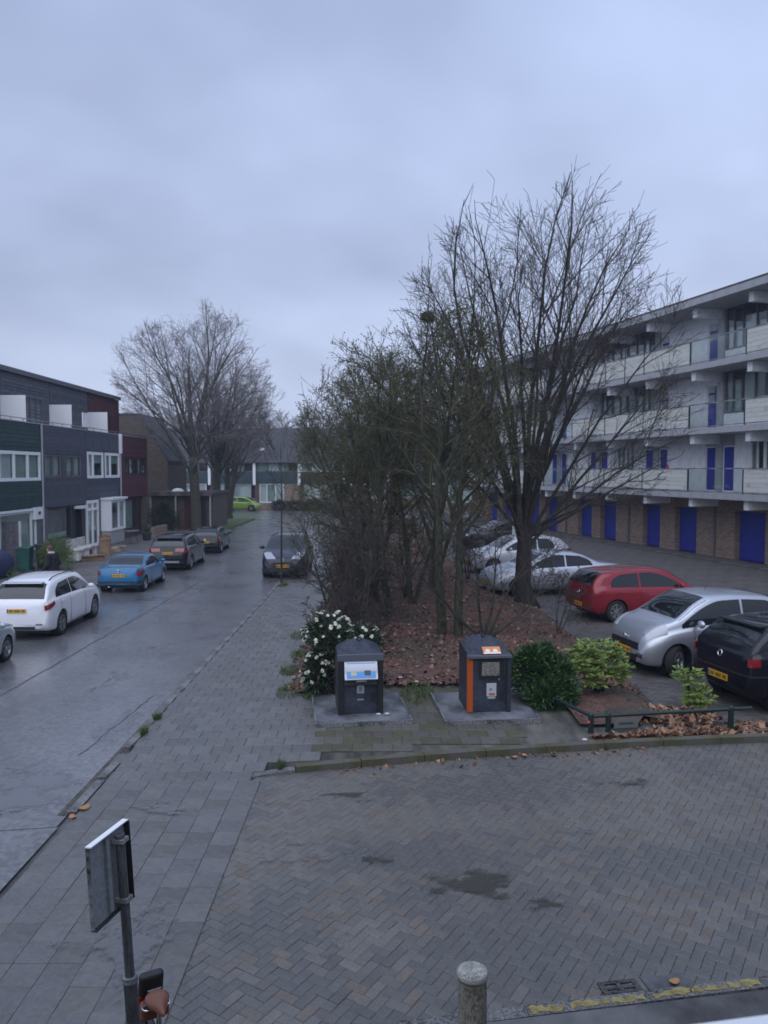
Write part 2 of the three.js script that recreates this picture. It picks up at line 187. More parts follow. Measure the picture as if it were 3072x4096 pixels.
// --- brick road in the foreground: herringbone
{
  const road = struct('brick_road', poly([[-1.84, 2], [9, 2], [14, 14], [5, 12.15], [-1.84, 10.5]], -0.016), mats.joint);
  const tones = [[0.126, 0.119, 0.108], [0.108, 0.104, 0.096], [0.142, 0.133, 0.117], [0.095, 0.093, 0.088], [0.13, 0.112, 0.093], [0.07, 0.066, 0.055], [0.088, 0.083, 0.07]].map(([r, g, b], i) => grain(r, g, b, 0.56 + 0.05 * i, { map: rep(fine, 0.5 + 0.1 * i), roughnessMap: rep(blotchR, 1.7) }));
  const geos = [0, 1, 2, 3].map(i => chamferBox(0.0982, 0.1982, 0.06, 0.005, i * 0.33, i * 0.61)), list = [], a = 0.1, stains = [[-0.12, 8.15, 0.13, 0.1], [0.02, 8.0, 0.07, 0.06], [0.75, 7.8, 0.3, 0.15], [1.1, 7.55, 0.33, 0.18], [1.25, 7.15, 0.12, 0.08], [1.65, 7.3, 0.08, 0.07], [-0.5, 9.9, 0.5, 0.1]], th = (45 + 12) * Math.PI / 180, cs = Math.cos(th), sn = Math.sin(th);
  for (let i = -90; i < 120; i++) for (let j = -90; j < 140; j++) { const c = (((i - j) % 4) + 4) % 4; if (c !== 0 && c !== 3) continue; const lx = (c === 0 ? i + 1 : i + 0.5) * a, ly = (c === 0 ? j + 0.5 : j + 1) * a; const x = 1.5 + lx * cs - ly * sn, d = 8 + lx * sn + ly * cs;
    if (x < -1.80 || d < 5.68 + (x - 1) * 0.17 || d > kerbLine(x) + 0.02 || x > 7.6 || Math.abs(x) > d * 0.5 + 1.5) continue;
    const dip = (fbm(x * 0.7 + 3, d * 0.7, 0, 3, 44) - 0.5) * 0.012, tone = fbm(x * 1.1 + 8, d * 1.1 + 2, 0, 4, 47) + (hash2(i + 200, j + 200, 9) - 0.5) * 0.3; let st = 9; for (const [sx, sd, sa, sb] of stains) st = Math.min(st, Math.hypot((x - sx) / sa, (d - sd) / sb)); st += (fbm(x * 5, d * 5, 0, 3, 49) - 0.5) * 1.2; const m = st < 0.5 && hash2(i + 9, j + 400, 2) < 0.5 ? 6 : tone < 0.42 ? 3 : tone < 0.48 ? 1 : tone < 0.54 ? 0 : tone < 0.6 ? 4 : 2; list.push({ x, d, y: dip * 0.6, m, r: th + (c === 0 ? Math.PI / 2 : 0) }); }
  layUnits(road, 'paving_brick', list, geos, tones, 300, 23);
  // drain in the gutter with the slab beside it, and the near kerb with worn yellow paint
  const g = thing('street_drain', 'cast iron drain grate with ten slots beside the yellow painted kerb', 'drain', [1.93, 0.006, -5.98], 0.17);
  const bars = [boxG(-0.165, 0.165, -0.04, 0.008, 0.125, 0.16), boxG(-0.165, 0.165, -0.04, 0.008, -0.16, -0.125), boxG(-0.165, -0.12, -0.04, 0.008, -0.125, 0.125), boxG(0.12, 0.165, -0.04, 0.008, -0.125, 0.125), boxG(-0.018, 0.018, -0.04, 0.008, -0.125, 0.125)];
  for (let k = 0; k < 4; k++) { const z = -0.075 + k * 0.05; bars.push(boxG(-0.12, -0.018, -0.04, 0.006, z - 0.012, z + 0.012), boxG(0.018, 0.12, -0.04, 0.006, z - 0.012, z + 0.012)); }
  part(g, 'grate', merge(bars), grain(0.06, 0.058, 0.06, 0.6, { metalness: 0.3 })); part(g, 'sump', boxG(-0.16, 0.16, -0.09, -0.05, -0.155, 0.155), mats.black);
  const sl = single('drain_slab', boxG(-0.2, 0.2, -0.05, 0.012, -0.15, 0.15), mats.concrete, 'smooth concrete slab right of the drain grate', 'slab'); sl.position.set(2.34, 0, -6.06); sl.rotation.y = 0.17;
  const K = new THREE.Group(); K.name = numbered('kerb'); K.userData.kind = 'structure'; scene.add(K); const yellow = M(0.33, 0.275, 0.1, 0.8, { map: rep(speck, 0.2) }); yellow.color.multiplyScalar(1.5);
  for (let i = 0; i < 6; i++) { const L = 0.995, s = part(K, 'kerb_stone', boxG(-L / 2, L / 2, -0.12, 0.075, -0.06, 0.06), mats.kerb), t = 0.17; s.position.set(0.6 + i * Math.cos(t), 0, -(5.61 + i * Math.sin(t))); s.rotation.y = t;
    const R = rng(300 + i); for (let k = 0; k < 3 && i > 0; k++) { const x0 = -0.49 + k * 0.33 + R() * 0.03, w = 0.24 + R() * 0.09, P = []; for (let q = 0; q < 9; q++) P.push([x0 + w * q / 8, 0.0 + R() * 0.05]); for (let q = 8; q >= 0; q--) P.push([x0 + w * q / 8, -0.052 + R() * 0.035]); part(s, 'paint_mark', poly(P, 0.0785), yellow); } }
  struct('near_pavement', poly([[-1.8, 1], [9, 2], [9, 6.9], [0.1, 5.47], [-1.8, 5.1]], 0.07), mats.oldAsphalt);
}
// --- leaf-covered bed between pavement and car park
const bedPts = [[-1.95, 14.1], [-1.6, 13.95], [-0.2, 14.3], [1.0, 14.35], [2.6, 14.5], [3.12, 14.2], [3.15, 12.05], [4.75, 12.3], [4.86, 15.2], [4.7, 20], [4.55, 23.6], [3.7, 25.2], [3.2, 30], [2.6, 66], [-2.3, 66], [-2.35, 37], [-2.1, 24], [-1.98, 17.4]];
{
  const b = (() => { const g = new THREE.PlaneGeometry(7.4, 53.6, 40, 180); g.rotateX(-Math.PI / 2); g.translate(1.3, 0, -39); const p = g.attributes.position, uv = g.attributes.uv; const keep = [], ix = g.index.array;
    for (let i = 0; i < p.count; i++) { const x = p.getX(i), d = -p.getZ(i), e = Math.min(smooth(-2.3, -1.2, x), smooth(5.0, 4.2, x)); p.setY(i, 0.05 + 0.1 * e + (fbm(x * 1.2, d * 1.2, 0, 3, 15) - 0.5) * 0.08); uv.setXY(i, x, d); }
    for (let i = 0; i < ix.length; i += 3) { let ok = true; for (let k = 0; k < 3; k++) if (!inside([p.getX(ix[i + k]), -p.getZ(ix[i + k])], bedPts)) ok = false; if (ok) keep.push(ix[i], ix[i + 1], ix[i + 2]); } g.setIndex(keep); g.computeVertexNormals(); return g; })();
  struct('planting_bed', b, mats.litter);
  struct('bed_soil', poly(bedPts, 0.045), mats.litter);
  struct('fence_bed', poly([[3.3, 11.9], [5.0, 12.16], [4.9, 12.6], [3.3, 12.5]], 0.055), mats.oldAsphalt);
}
const bedY = (x, d) => 0.05 + 0.1 * Math.min(smooth(-2.3, -1.2, x), smooth(5.0, 4.2, x)) + (fbm(x * 1.2, d * 1.2, 0, 3, 15) - 0.5) * 0.08;
{ // fallen leaves
  const P = [], add = (a, b, c) => P.push(...a, ...b, ...c), l = [[-0.5, 0.1, 0], [-0.2, 0, 0.28], [0.2, 0.03, 0.26], [0.5, 0.16, 0], [0.2, 0.03, -0.26], [-0.2, 0, -0.28], [0, -0.03, 0]];
  for (let i = 0; i < 6; i++) add(l[6], l[i], l[(i + 1) % 6]); const g = new THREE.BufferGeometry(); g.setAttribute('position', new THREE.Float32BufferAttribute(P, 3)); g.computeVertexNormals();
  const scatter = (name, label, n, seed, pick, tones, size) => { const R = rng(seed), im = new THREE.InstancedMesh(g, M(1, 1, 1, 0.7, { side: THREE.DoubleSide }), n), o = new THREE.Object3D(), c = new THREE.Color();
    for (let i = 0; i < n; i++) { const [x, y, d] = pick(R), s = size * (0.45 + R() * R() * 1.5); o.position.set(x, y, -d); o.rotation.set((R() - 0.5) * 1.3, R() * 6.28, (R() - 0.5) * 1.3); o.scale.set(s, s * (0.6 + R()), s * (0.7 + R() * 0.4)); o.updateMatrix(); im.setMatrixAt(i, o.matrix); const t = tones[Math.floor(R() * tones.length)], k = 0.7 + R() * 0.6; c.setRGB(t[0] * k, t[1] * k, t[2] * k); im.setColorAt(i, c); }
    im.name = numbered(name); tag(im, label, 'leaves', null, 'stuff'); scene.add(im); };
  const red = [[0.17, 0.075, 0.052], [0.12, 0.052, 0.04], [0.2, 0.1, 0.068], [0.09, 0.045, 0.036], [0.22, 0.12, 0.08], [0.06, 0.04, 0.032], [0.26, 0.17, 0.11], [0.1, 0.065, 0.04]], tan = [[0.26, 0.14, 0.075], [0.2, 0.1, 0.055], [0.13, 0.06, 0.038], [0.32, 0.2, 0.12], [0.09, 0.045, 0.032]];
  scatter('leaf_litter', 'reddish brown fallen leaves covering the bed under the bare trees', 11000, 5, R => { for (;;) { const d = 14.2 + Math.pow(R(), 1.6) * 28, x = -2 + R() * 6.8; if (inside([x, d], bedPts) && fbm(x * 1.3 + 4, d * 1.3, 0, 4, 66) + (R() - 0.5) * 0.4 > 0.38) return [x, bedY(x, d) + 0.012, d]; } }, red, 0.085);
  scatter('leaf_drift', 'tan fallen leaves drifted round the low green rail and kerb', 3000, 6, R => { for (;;) { const x = 3.2 + R() * 5, t = R(), d = t < 0.55 ? 12.55 + R() * 0.9 + (R() - 0.5) * 0.5 : 11.75 + (x - 4) * 0.07 + Math.pow(R(), 1.5) * 0.75 * smooth(3.4, 5.2, x); if (x > 4.6 && d > 13.2) continue; if (t < 0.55 && x > 5.6) continue; return [x, (t < 0.55 ? 0.09 : (d > kerbLine(x) + 0.07 && x < 5 ? 0.09 : 0.02)), d]; } }, tan, 0.125);
  scatter('leaf_scatter', 'single brown leaves strewn along the foot of the mossy kerb', 90, 8, R => { const x = -0.6 + R() * 4.6; return [x, 0.012, kerbLine(x) - 0.08 - R() * R() * 0.5]; }, tan, 0.08);
}
for (const [x, d, s, r, lab] of [[2.37, 6.1, 0.1, 0.4, 'tan curled leaf on the slab beside the drain grate'], [-3.7, 9.35, 0.16, 1.2, 'larger orange brown leaf at the low end of the street kerb'], [-3.75, 9.1, 0.12, 2.2, 'smaller orange brown leaf nearest the camera at the street kerb'], [1.9, 11.05, 0.09, 0.5, 'pale fallen leaf before the mossy kerb, left of its neighbour'], [2.06, 11.12, 0.1, 2, 'pale fallen leaf before the mossy kerb, right of its neighbour']]) { const g = new THREE.SphereGeometry(1, 10, 6); g.scale(s * 0.5, s * 0.12, s * 0.36); const p = g.attributes.position; for (let i = 0; i < p.count; i++) { const x0 = p.getX(i) / s; p.setY(i, p.getY(i) + x0 * x0 * s * 0.5); } g.computeVertexNormals(); const m = single('fallen_leaf', g, M(0.36, 0.19, 0.08, 0.7), lab, 'leaf', 'loose single leaves'); m.position.set(x, 0.03, -d); m.rotation.y = r; }
// dirt and algae lying on the brick road and along the asphalt seam: ragged, granular films
{ const film = (name, x, d, w, l, seed, dens, mat, lift) => { const n = 192, dd = new Uint8Array(n * n * 4); for (let j = 0; j < n; j++) for (let i = 0; i < n; i++) { const u = i / n * 2 - 1, v = j / n * 2 - 1, r = Math.hypot(u, v), q = fbm(u * 3 + seed, v * 3 + seed * 2, 0, 5, 77) * 0.75 + fbm(u * 26 + seed, v * 26, 0, 2, 78) * 0.25, a = (q - 0.5) * 2.6 + dens - r * r * 1.25, o = (j * n + i) * 4; dd[o] = dd[o + 1] = dd[o + 2] = 255 * smooth(0, 0.5, a) * 0.75; dd[o + 3] = 255; } const t = new THREE.DataTexture(dd, n, n); t.magFilter = THREE.LinearFilter; t.needsUpdate = true; const g = new THREE.PlaneGeometry(w, l); g.rotateX(-Math.PI / 2); const m = mat.clone(); m.alphaMap = t; m.transparent = true; const s = struct(name, g, m); s.position.set(x, lift, -d); };
  const dirt = M(0.05, 0.047, 0.036, 0.7), pale = M(0.2, 0.205, 0.21, 0.4); film('dirt_film', -0.08, 8.1, 0.7, 0.5, 3, 0.3, dirt, 0.011); film('dirt_film', 0.95, 7.65, 1.5, 0.8, 5, 0.45, dirt, 0.012); film('dirt_film', 1.55, 7.25, 0.7, 0.5, 8, 0.2, dirt, 0.013); film('dirt_film', -0.4, 9.7, 1.8, 0.7, 13, 0.15, dirt, 0.011); film('dirt_film', 3.2, 10.2, 1.8, 0.8, 17, 0.1, dirt, 0.012);
  { const water = M(0.13, 0.13, 0.135, 0.5, { clearcoat: 1, clearcoatRoughness: 0.04 }); film('puddle', -5.0, 9.9, 2.4, 2.0, 31, 0.75, water, 0.004); film('puddle', -4.35, 12.6, 0.8, 3.0, 35, 0.5, water, 0.0042); film('puddle', -6.4, 10.6, 2.0, 1.6, 37, 0.4, water, 0.0044); film('puddle', -5.4, 15.5, 1.4, 3.2, 41, 0.25, water, 0.0046); const damp = M(0.12, 0.117, 0.11, 0.5, { clearcoat: 1, clearcoatRoughness: 0.08 }); film('damp_film', -0.9, 8.3, 1.6, 1.2, 51, 0.15, damp, 0.0125); film('damp_film', -0.5, 7.0, 1.2, 1.6, 53, 0.1, damp, 0.0135); film('damp_film', 2.6, 8.6, 1.8, 1.0, 57, 0.1, damp, 0.0125); film('damp_film', -2.6, 9.4, 1.6, 0.8, 59, 0.2, damp, 0.03); film('damp_film', -2.4, 6.6, 1.6, 2.2, 61, 0.15, damp, 0.03); }
  film('dirt_film', -4.9, 9.3, 1.2, 0.5, 21, 0.2, M(0.075, 0.055, 0.045, 0.8), 0.007); film('dirt_film', -7.5, 13.6, 2.4, 1.6, 23, 0.1, M(0.07, 0.06, 0.055, 0.8), 0.007); }
{ // bitumen seams and cracks in the street
  const bit = M(0.035, 0.035, 0.037, 0.5), R = rng(88), strip = (pts, w) => { const A = [], B = []; for (const [x, d] of pts) { const k = w * (0.6 + R() * 0.9); A.push([x - k / 2, d]); B.unshift([x + k / 2, d + 0.001]); } return [...A, ...B]; }, line = (x0, d0, x1, d1, n, j, w) => { const P = []; for (let i = 0; i <= n; i++) P.push([lerp(x0, x1, i / n) + (R() - 0.5) * j, lerp(d0, d1, i / n)]); struct('asphalt_seam', poly(strip(P, w), 0.0045), bit); };
  line(-7.15, 13, -6.9, 31, 60, 0.05, 0.03); line(-5.6, 18, -4.2, 19.5, 14, 0.1, 0.018); line(-6.9, 24, -6.1, 28, 18, 0.12, 0.016); line(-4.5, 11.2, -4.3, 14.2, 16, 0.05, 0.02); }
// ---------- buildings ----------
function frameBars(x0, x1, y0, y1, z, t, dep, xs = [], ys = []) { const l = [boxG(x0, x1, y1 - t, y1, z - dep, z), boxG(x0, x1, y0, y0 + t, z - dep, z), boxG(x0, x0 + t, y0 + t, y1 - t, z - dep, z), boxG(x1 - t, x1, y0 + t, y1 - t, z - dep, z)]; for (const x of xs) l.push(boxG(x - t / 2, x + t / 2, y0 + t, y1 - t, z - dep, z)); return merge(l); }
function curtainG(x0, x1, y0, y1, z, seed) { const n = Math.max(8, Math.round((x1 - x0) * 22)), g = new THREE.PlaneGeometry(x1 - x0, y1 - y0, n, 1), p = g.attributes.position; for (let i = 0; i < p.count; i++) p.setZ(i, 0.02 * Math.sin((p.getX(i) + seed) * 48) + 0.012 * Math.sin(p.getX(i) * 21 + seed)); g.translate((x0 + x1) / 2, (y0 + y1) / 2, z); g.computeVertexNormals(); return g; }
let wseed = 1;
function win(parent, x0, x1, y0, y1, z, frameMat, splits = [], o = {}) { // frame > panes, curtain
  const t = o.t ?? 0.07, w = part(parent, 'window', frameBars(x0, x1, y0, y1, z, t, o.dep ?? 0.08, splits.map(s => lerp(x0, x1, s))), frameMat), e = [x0 + t / 2, ...splits.map(s => lerp(x0, x1, s)), x1 - t / 2];
  for (let i = 0; i + 1 < e.length; i++) { bx(w, 'pane', mats.pane, e[i], e[i + 1], y0 + t * 0.6, y1 - t * 0.6, z - 0.05, z - 0.044); 
    const c = o.curtains?.[i % o.curtains.length]; if (c) part(w, 'curtain', curtainG(e[i] + 0.03, e[i + 1] - 0.03, lerp(y0, y1, c[1]) + 0.03, lerp(y0, y1, c[2]) - 0.02, z - 0.14, wseed++), c[0]); }
  if (o.sill) bx(w, 'sill', frameMat, x0 - 0.04, x1 + 0.04, y0 - 0.05, y0 - 0.003, z - 0.05, z + 0.06);
  return w;
}
const boardCache = {};
function clad(parent, bm, x0, x1, y0, y1, z, thick = 0.3, pitch = 0.165) { // backing > one board per course
  const back = bx(parent, 'cladding', bm[0], x0, x1, y0, y1, z - thick, z - 0.02), n = Math.max(1, Math.round((y1 - y0) / pitch)), h = (y1 - y0) / n, key = (x1 - x0).toFixed(3) + '|' + h.toFixed(4);
  const g = boardCache[key] ??= (() => { const q = boxG(-(x1 - x0) / 2, (x1 - x0) / 2, -h / 2 + 0.008, h / 2 - 0.004, -0.02, 0.004), p = q.attributes.position; for (let i = 0; i < p.count; i++) if (p.getY(i) > 0 && p.getZ(i) > 0) p.setZ(i, -0.008); q.computeVertexNormals(); return q; })();
  for (let i = 0; i < n; i++) { const b = part(back, 'board', g, bm[Math.floor(hash2(i, Math.round(x0 * 10 + y0 * 100), 6) * 3)]); b.position.set((x0 + x1) / 2, y0 + h * (i + 0.5), z); }
  return back;
}
const green = boardMats(0.012, 0.046, 0.043), slate = boardMats(0.06, 0.066, 0.085), slateUp = boardMats(0.073, 0.08, 0.096), maroon = boardMats(0.085, 0.02, 0.026), wine = boardMats(0.075, 0.023, 0.02), teal = boardMats(0.028, 0.05, 0.055), dun = boardMats(0.03, 0.028, 0.024);
const HX = -15.5, TURN = Math.PI / 2;
function terrace(name, label, d0, w, noScreen) { const t = thing(name, label, 'house', [HX, 0.05, -d0], TURN);
  bx(t, 'wall', mats.interior, 0.002, w - 0.002, 0, 6.15, -9, -0.5); bx(t, 'wall', mats.brickDark, 0.004, w - 0.004, 0.001, 0.06, -0.5, -0.02);
  bx(t, 'upper_wall', mats.greyDark, 0.003, w - 0.003, 6.16, 8.72, -9, -2.1);
  bx(t, 'balcony_floor', mats.grey, 0.005, w - 0.005, 6.05, 6.14, -2.1, -0.3);
  const r = bx(t, 'roof', mats.felt, 0.001, w - 0.001, 8.74, 8.86, -9.05, -1.7); bx(r, 'fascia', mats.greyDark, 0.006, w - 0.006, 8.66, 8.885, -1.7, -1.66);
  bx(t, 'coping', mats.grey, 0.003, w - 0.003, 6.2, 6.24, -0.3, 0.03);
  bx(t, 'railing', mats.steel, 0.01, w - 0.01, 6.36, 6.395, -0.1, -0.07); for (let i = 0; i < 5; i++) bx(t, 'railing_post', mats.steel, 0.3 + i * 1.1, 0.33 + i * 1.1, 6.24, 6.36, -0.1, -0.07);
  if (!noScreen) bx(t, 'privacy_screen', mats.whitePaint, w - 0.05, w - 0.01, 6.15, 7.52, -2.0, -0.66);
  return t; }
{ // green-clad house, cut by the left picture edge
  const w = 5.16, t = terrace('terrace_house', 'green boarded terraced house with wide white window at the left edge', 29.96, w);
  clad(t, green, 0.02, w - 0.1, 4.97, 6.2, 0); clad(t, green, 0.02, w - 0.1, 2.5, 3.68, 0); clad(t, slateUp, 0.02, w - 0.02, 6.2, 8.68, -1.8);
  win(t, 0.06, w - 0.12, 3.68, 4.95, 0.0, mats.whitePaint, [0.245, 0.5, 0.75], { t: 0.14, curtains: [[mats.curtainGreen, 0, 1], [mats.blind, 0, 1], [mats.curtainGreen, 0, 1], [mats.curtainGreen, 0, 1]] });
  bx(t, 'trim', mats.whitePaint, 0.5, 4.3, 2.36, 2.46, -0.2, 0.03); bx(t, 'lamp_box', mats.whitePaint, 4.2, w - 0.12, 1.95, 2.49, -0.1, 0.06); bx(t, 'house_lamp', mats.black, 4.56, 4.72, 2.17, 2.3, 0.06, 0.1);
  win(t, 1.2, 4.55, 0.62, 2.36, -0.04, mats.whitePaint, [0.86], { t: 0.09, curtains: [[mats.curtainGreen, 0, 1], [mats.blind, 0, 1]] }); bx(t, 'wall_panel', mats.greyDark, 0.02, 4.55, 0.06, 0.6, -0.3, -0.03); bx(t, 'pier', mats.greyDark, 4.57, w - 0.01, 0.06, 1.95, -0.3, 0.0); bx(t, 'door', mats.darkPlastic, 0.05, 1.1, 0.07, 2.36, -0.2, -0.1);
  part(t, 'drainpipe', merge([rod([w - 0.05, 0.06, 0.04], [w - 0.05, 6.2, 0.04], 0.045, 10)]), mats.grey);
}
{ const w = 5.12, t = terrace('terrace_house', 'slate grey boarded terraced house with two pairs of narrow dark windows', 35.14, w);
  clad(t, slate, 0.02, w - 0.02, 4.9, 6.2, 0); clad(t, slate, 0.02, w - 0.02, 2.42, 3.78, 0); clad(t, slateUp, 0.02, w - 0.02, 6.2, 8.68, -1.8);
  const cur = { t: 0.11, curtains: [[mats.curtainGreen, 0, 1], [mats.curtain, 0, 1]] };
  clad(t, slate, 0.02, 0.26, 3.78, 4.9, 0); clad(t, slate, 2.18, 2.66, 3.78, 4.9, 0); clad(t, slate, 4.66, w - 0.02, 3.78, 4.9, 0);
  win(t, 0.28, 2.16, 3.79, 4.89, -0.03, mats.greyDark, [0.5], cur); win(t, 2.68, 4.64, 3.79, 4.89, -0.03, mats.greyDark, [0.5], cur);
  win(t, 0.6, 3.3, 0.82, 2.36, -0.16, mats.darkPlastic, [], { t: 0.09, curtains: [[mats.curtainGreen, 0, 0.22]] }); bx(t, 'wall_panel', mats.greyDark, 0.02, 0.58, 0.06, 2.4, -0.4, -0.06); bx(t, 'wall_panel', mats.greyDark, 0.58, 3.3, 0.06, 0.8, -0.4, -0.1); bx(t, 'lintel', mats.darkPlastic, 0.58, w - 0.02, 2.37, 2.415, -0.4, -0.05);
  const dr = bx(t, 'door', mats.darkPlastic, 3.5, 4.7, 0.07, 2.34, -0.36, -0.3); bx(dr, 'handle', mats.chrome, 3.6, 3.63, 1.0, 1.16, -0.3, -0.25); bx(t, 'wall_panel', mats.darkPlastic, 4.72, w - 0.02, 0.06, 2.36, -0.4, -0.1); bx(t, 'wall_panel', mats.darkPlastic, 3.31, 3.48, 0.06, 2.36, -0.4, -0.1);
  bx(t, 'door_canopy', mats.white, 3.75, 4.65, 2.2, 2.33, -0.1, 0.25); win(t, 0.9, 4.2, 6.35, 7.75, -1.76, mats.greyDark, [0.35, 0.6, 0.8], { t: 0.08, curtains: [[mats.curtain, 0, 1], null, [mats.blind, 0, 1], [mats.curtain, 0, 1]] }); }
{ const w = 5.16, t = terrace('terrace_house', 'slate grey boarded terraced house with white bay window and white door', 40.28, w);
  clad(t, slate, 0.02, w - 0.02, 5.12, 6.2, 0); clad(t, slate, 0.02, w - 0.02, 2.6, 3.7, 0); clad(t, slateUp, 0.02, w - 0.02, 6.2, 8.68, -1.8); clad(t, slate, 0.0021, 0.17, 3.7, 5.12, 0); clad(t, slate, 2.5, 2.72, 3.7, 5.12, 0);
  const cur = { t: 0.15, curtains: [[mats.blind, 0, 1], [mats.curtainGreen, 0.55, 1]] }; win(t, 0.18, 2.49, 3.71, 5.11, 0.02, mats.whitePaint, [0.36], cur); win(t, 2.73, w - 0.02, 3.71, 5.11, 0.02, mats.whitePaint, [0.36], cur);
  const dw = win(t, 0.03, 1.72, 0.07, 2.55, 0.0, mats.whitePaint, [0.5], { t: 0.16, curtains: [[mats.blind, 0, 1], null] }); bx(dw, 'transom', mats.whitePaint, 0.19, 1.56, 2.0, 2.14, -0.07, 0.015); bx(dw, 'door_handle', mats.chrome, 0.98, 1.02, 1.0, 1.15, 0.002, 0.05);
  bx(t, 'wall_panel', mats.greyDark, 1.73, w - 0.02, 0.06, 0.78, -0.4, -0.02); bx(t, 'wall_panel', mats.greyDark, 1.73, 2.0, 0.78, 2.58, -0.4, -0.02); bx(t, 'wall_panel', mats.grey, 4.4, w - 0.02, 0.78, 2.58, -0.4, -0.03);
  const bay = win(t, 2.05, 4.38, 0.8, 2.5, 0.55, mats.whitePaint, [0.55], { t: 0.13, curtains: [null, [mats.blind, 0, 1]] }); bx(bay, 'bay_side', mats.whitePaint, 2.05, 2.12, 0.8, 2.5, -0.02, 0.46); bx(bay, 'bay_side', mats.whitePaint, 4.31, 4.38, 0.8, 2.5, -0.02, 0.46); bx(bay, 'bay_roof', mats.whitePaint, 1.98, 4.45, 2.51, 2.62, -0.02, 0.68); bx(bay, 'bay_base', mats.grey, 2.1, 4.33, 0.06, 0.79, -0.01, 0.48);
  bx(t, 'gutter_box', mats.white, w - 0.16, w + 0.05, 5.12, 6.25, 0.02, 0.16); part(t, 'drainpipe', rod([w - 0.04, 0.06, 0.07], [w - 0.04, 5.11, 0.07], 0.05, 10), mats.grey); bx(t, 'balcony_screen', mats.white, 0.9, 1.6, 6.4, 7.2, -0.5, -0.46); }
{ const w = 5.3, t = terrace('terrace_house', 'maroon boarded house with tall curtained windows beside the garages', 45.5, w, true);
  clad(t, maroon, 0.05, w - 0.02, 4.95, 6.3, 0); clad(t, maroon, 0.05, w - 0.02, 2.5, 3.82, 0); clad(t, wine, 0.02, w - 0.02, 6.3, 8.68, -1.8);
  clad(t, maroon, 0.05, 0.9, 3.82, 4.95, 0); clad(t, maroon, 5.02, w - 0.02, 3.82, 4.95, 0);
  win(t, 0.92, 5.0, 3.83, 4.94, -0.04, M(0.03, 0.02, 0.022, 0.6), [0.2, 0.4, 0.6, 0.8], { t: 0.12, curtains: [null, [mats.curtain, 0, 1]] });
  win(t, 0.95, 3.25, 0.5, 2.42, -0.1, M(0.03, 0.02, 0.022, 0.6), [0.8], { t: 0.09, curtains: [[mats.curtainGreen, 0, 1], null] }); bx(t, 'wall_panel', mats.brickDark, 0.02, 0.94, 0.06, 2.48, -0.4, -0.05); bx(t, 'wall_panel', mats.brickDark, 0.94, 3.26, 0.06, 0.49, -0.4, -0.08); bx(t, 'door', M(0.03, 0.015, 0.015, 0.5), 3.4, 4.4, 0.07, 2.4, -0.3, -0.2); bx(t, 'wall_panel', mats.brickDark, 4.42, w - 0.02, 0.06, 2.48, -0.4, -0.04); win(t, 1.2, 3.6, 6.5, 7.6, -1.76, M(0.03, 0.02, 0.022, 0.6), [0.5], { curtains: [[mats.curtain, 0, 1]] });
  const lw = single('garden_wall', boxG(-1.3, 1.3, 0, 0.62, -0.1, 0.1), mats.brick, 'low brown brick garden wall in front of the maroon house', 'wall'); lw.position.set(-14.1, 0.085, -48.4); lw.rotation.y = TURN - 0.03; }
{ // brick gable house behind the garages
  const t = thing('gable_house', 'brown brick gable end with steep roof behind the flat garages', 'house', [-16.6, 0, -59.5]);
  const s = new THREE.Shape([[0, 0], [0, 4.87], [-2.1, 8.4], [-8, 8.45], [-8, 0]].map(p => new THREE.Vector2(...p))), g = new THREE.ExtrudeGeometry(s, { depth: 5.6, bevelEnabled: false }); g.translate(0, 0, -5.6); part(t, 'wall', g, mats.brickDark);
  const r = new THREE.Shape([[0.1, 4.75], [0.12, 4.9], [-2.06, 8.52], [-8, 8.57], [-8, 8.46], [-2.1, 8.41], [0.0, 4.88]].map(p => new THREE.Vector2(...p))), rg = new THREE.ExtrudeGeometry(r, { depth: 5.7, bevelEnabled: false }); rg.translate(0, 0, -5.64); part(t, 'roof', rg, mats.roof); }
{ const t = thing('garage_row', 'flat roofed brown garages with dark red doors and white roof domes', 'garage', [-14.1, 0.05, -53.8]);
  bx(t, 'wall', mats.brickDark, -2.2, 2.1, 0, 2.42, -5.4, -0.4); const r = bx(t, 'roof', mats.felt, -2.3, 2.2, 2.43, 2.62, -5.5, 0.1); bx(r, 'fascia', grain(0.13, 0.105, 0.1, 0.8), -2.32, 2.22, 2.36, 2.66, 0.1, 0.14);
  const rm = grain(0.07, 0.016, 0.012, 0.6); bx(t, 'door', rm, -1.5, -0.85, 0.05, 2.1, -0.4, -0.35); bx(t, 'door', rm, 0.1, 0.62, 0.05, 2.1, -0.4, -0.35); bx(t, 'door', mats.darkPlastic, 1.1, 1.6, 0.05, 2.1, -0.4, -0.35); for (const x of [-2.15, -0.4, 0.85, 2.0]) bx(t, 'post', mats.grey, x - 0.05, x + 0.05, 0, 2.36, -0.06, 0.04);
  for (const x of [-0.55, 0.55]) { const d = new THREE.SphereGeometry(0.42, 16, 8, 0, 6.3, 0, Math.PI / 2); d.scale(1, 0.55, 1); d.translate(x, 2.63, -1.2); part(r, 'roof_dome', d, mats.white); } }
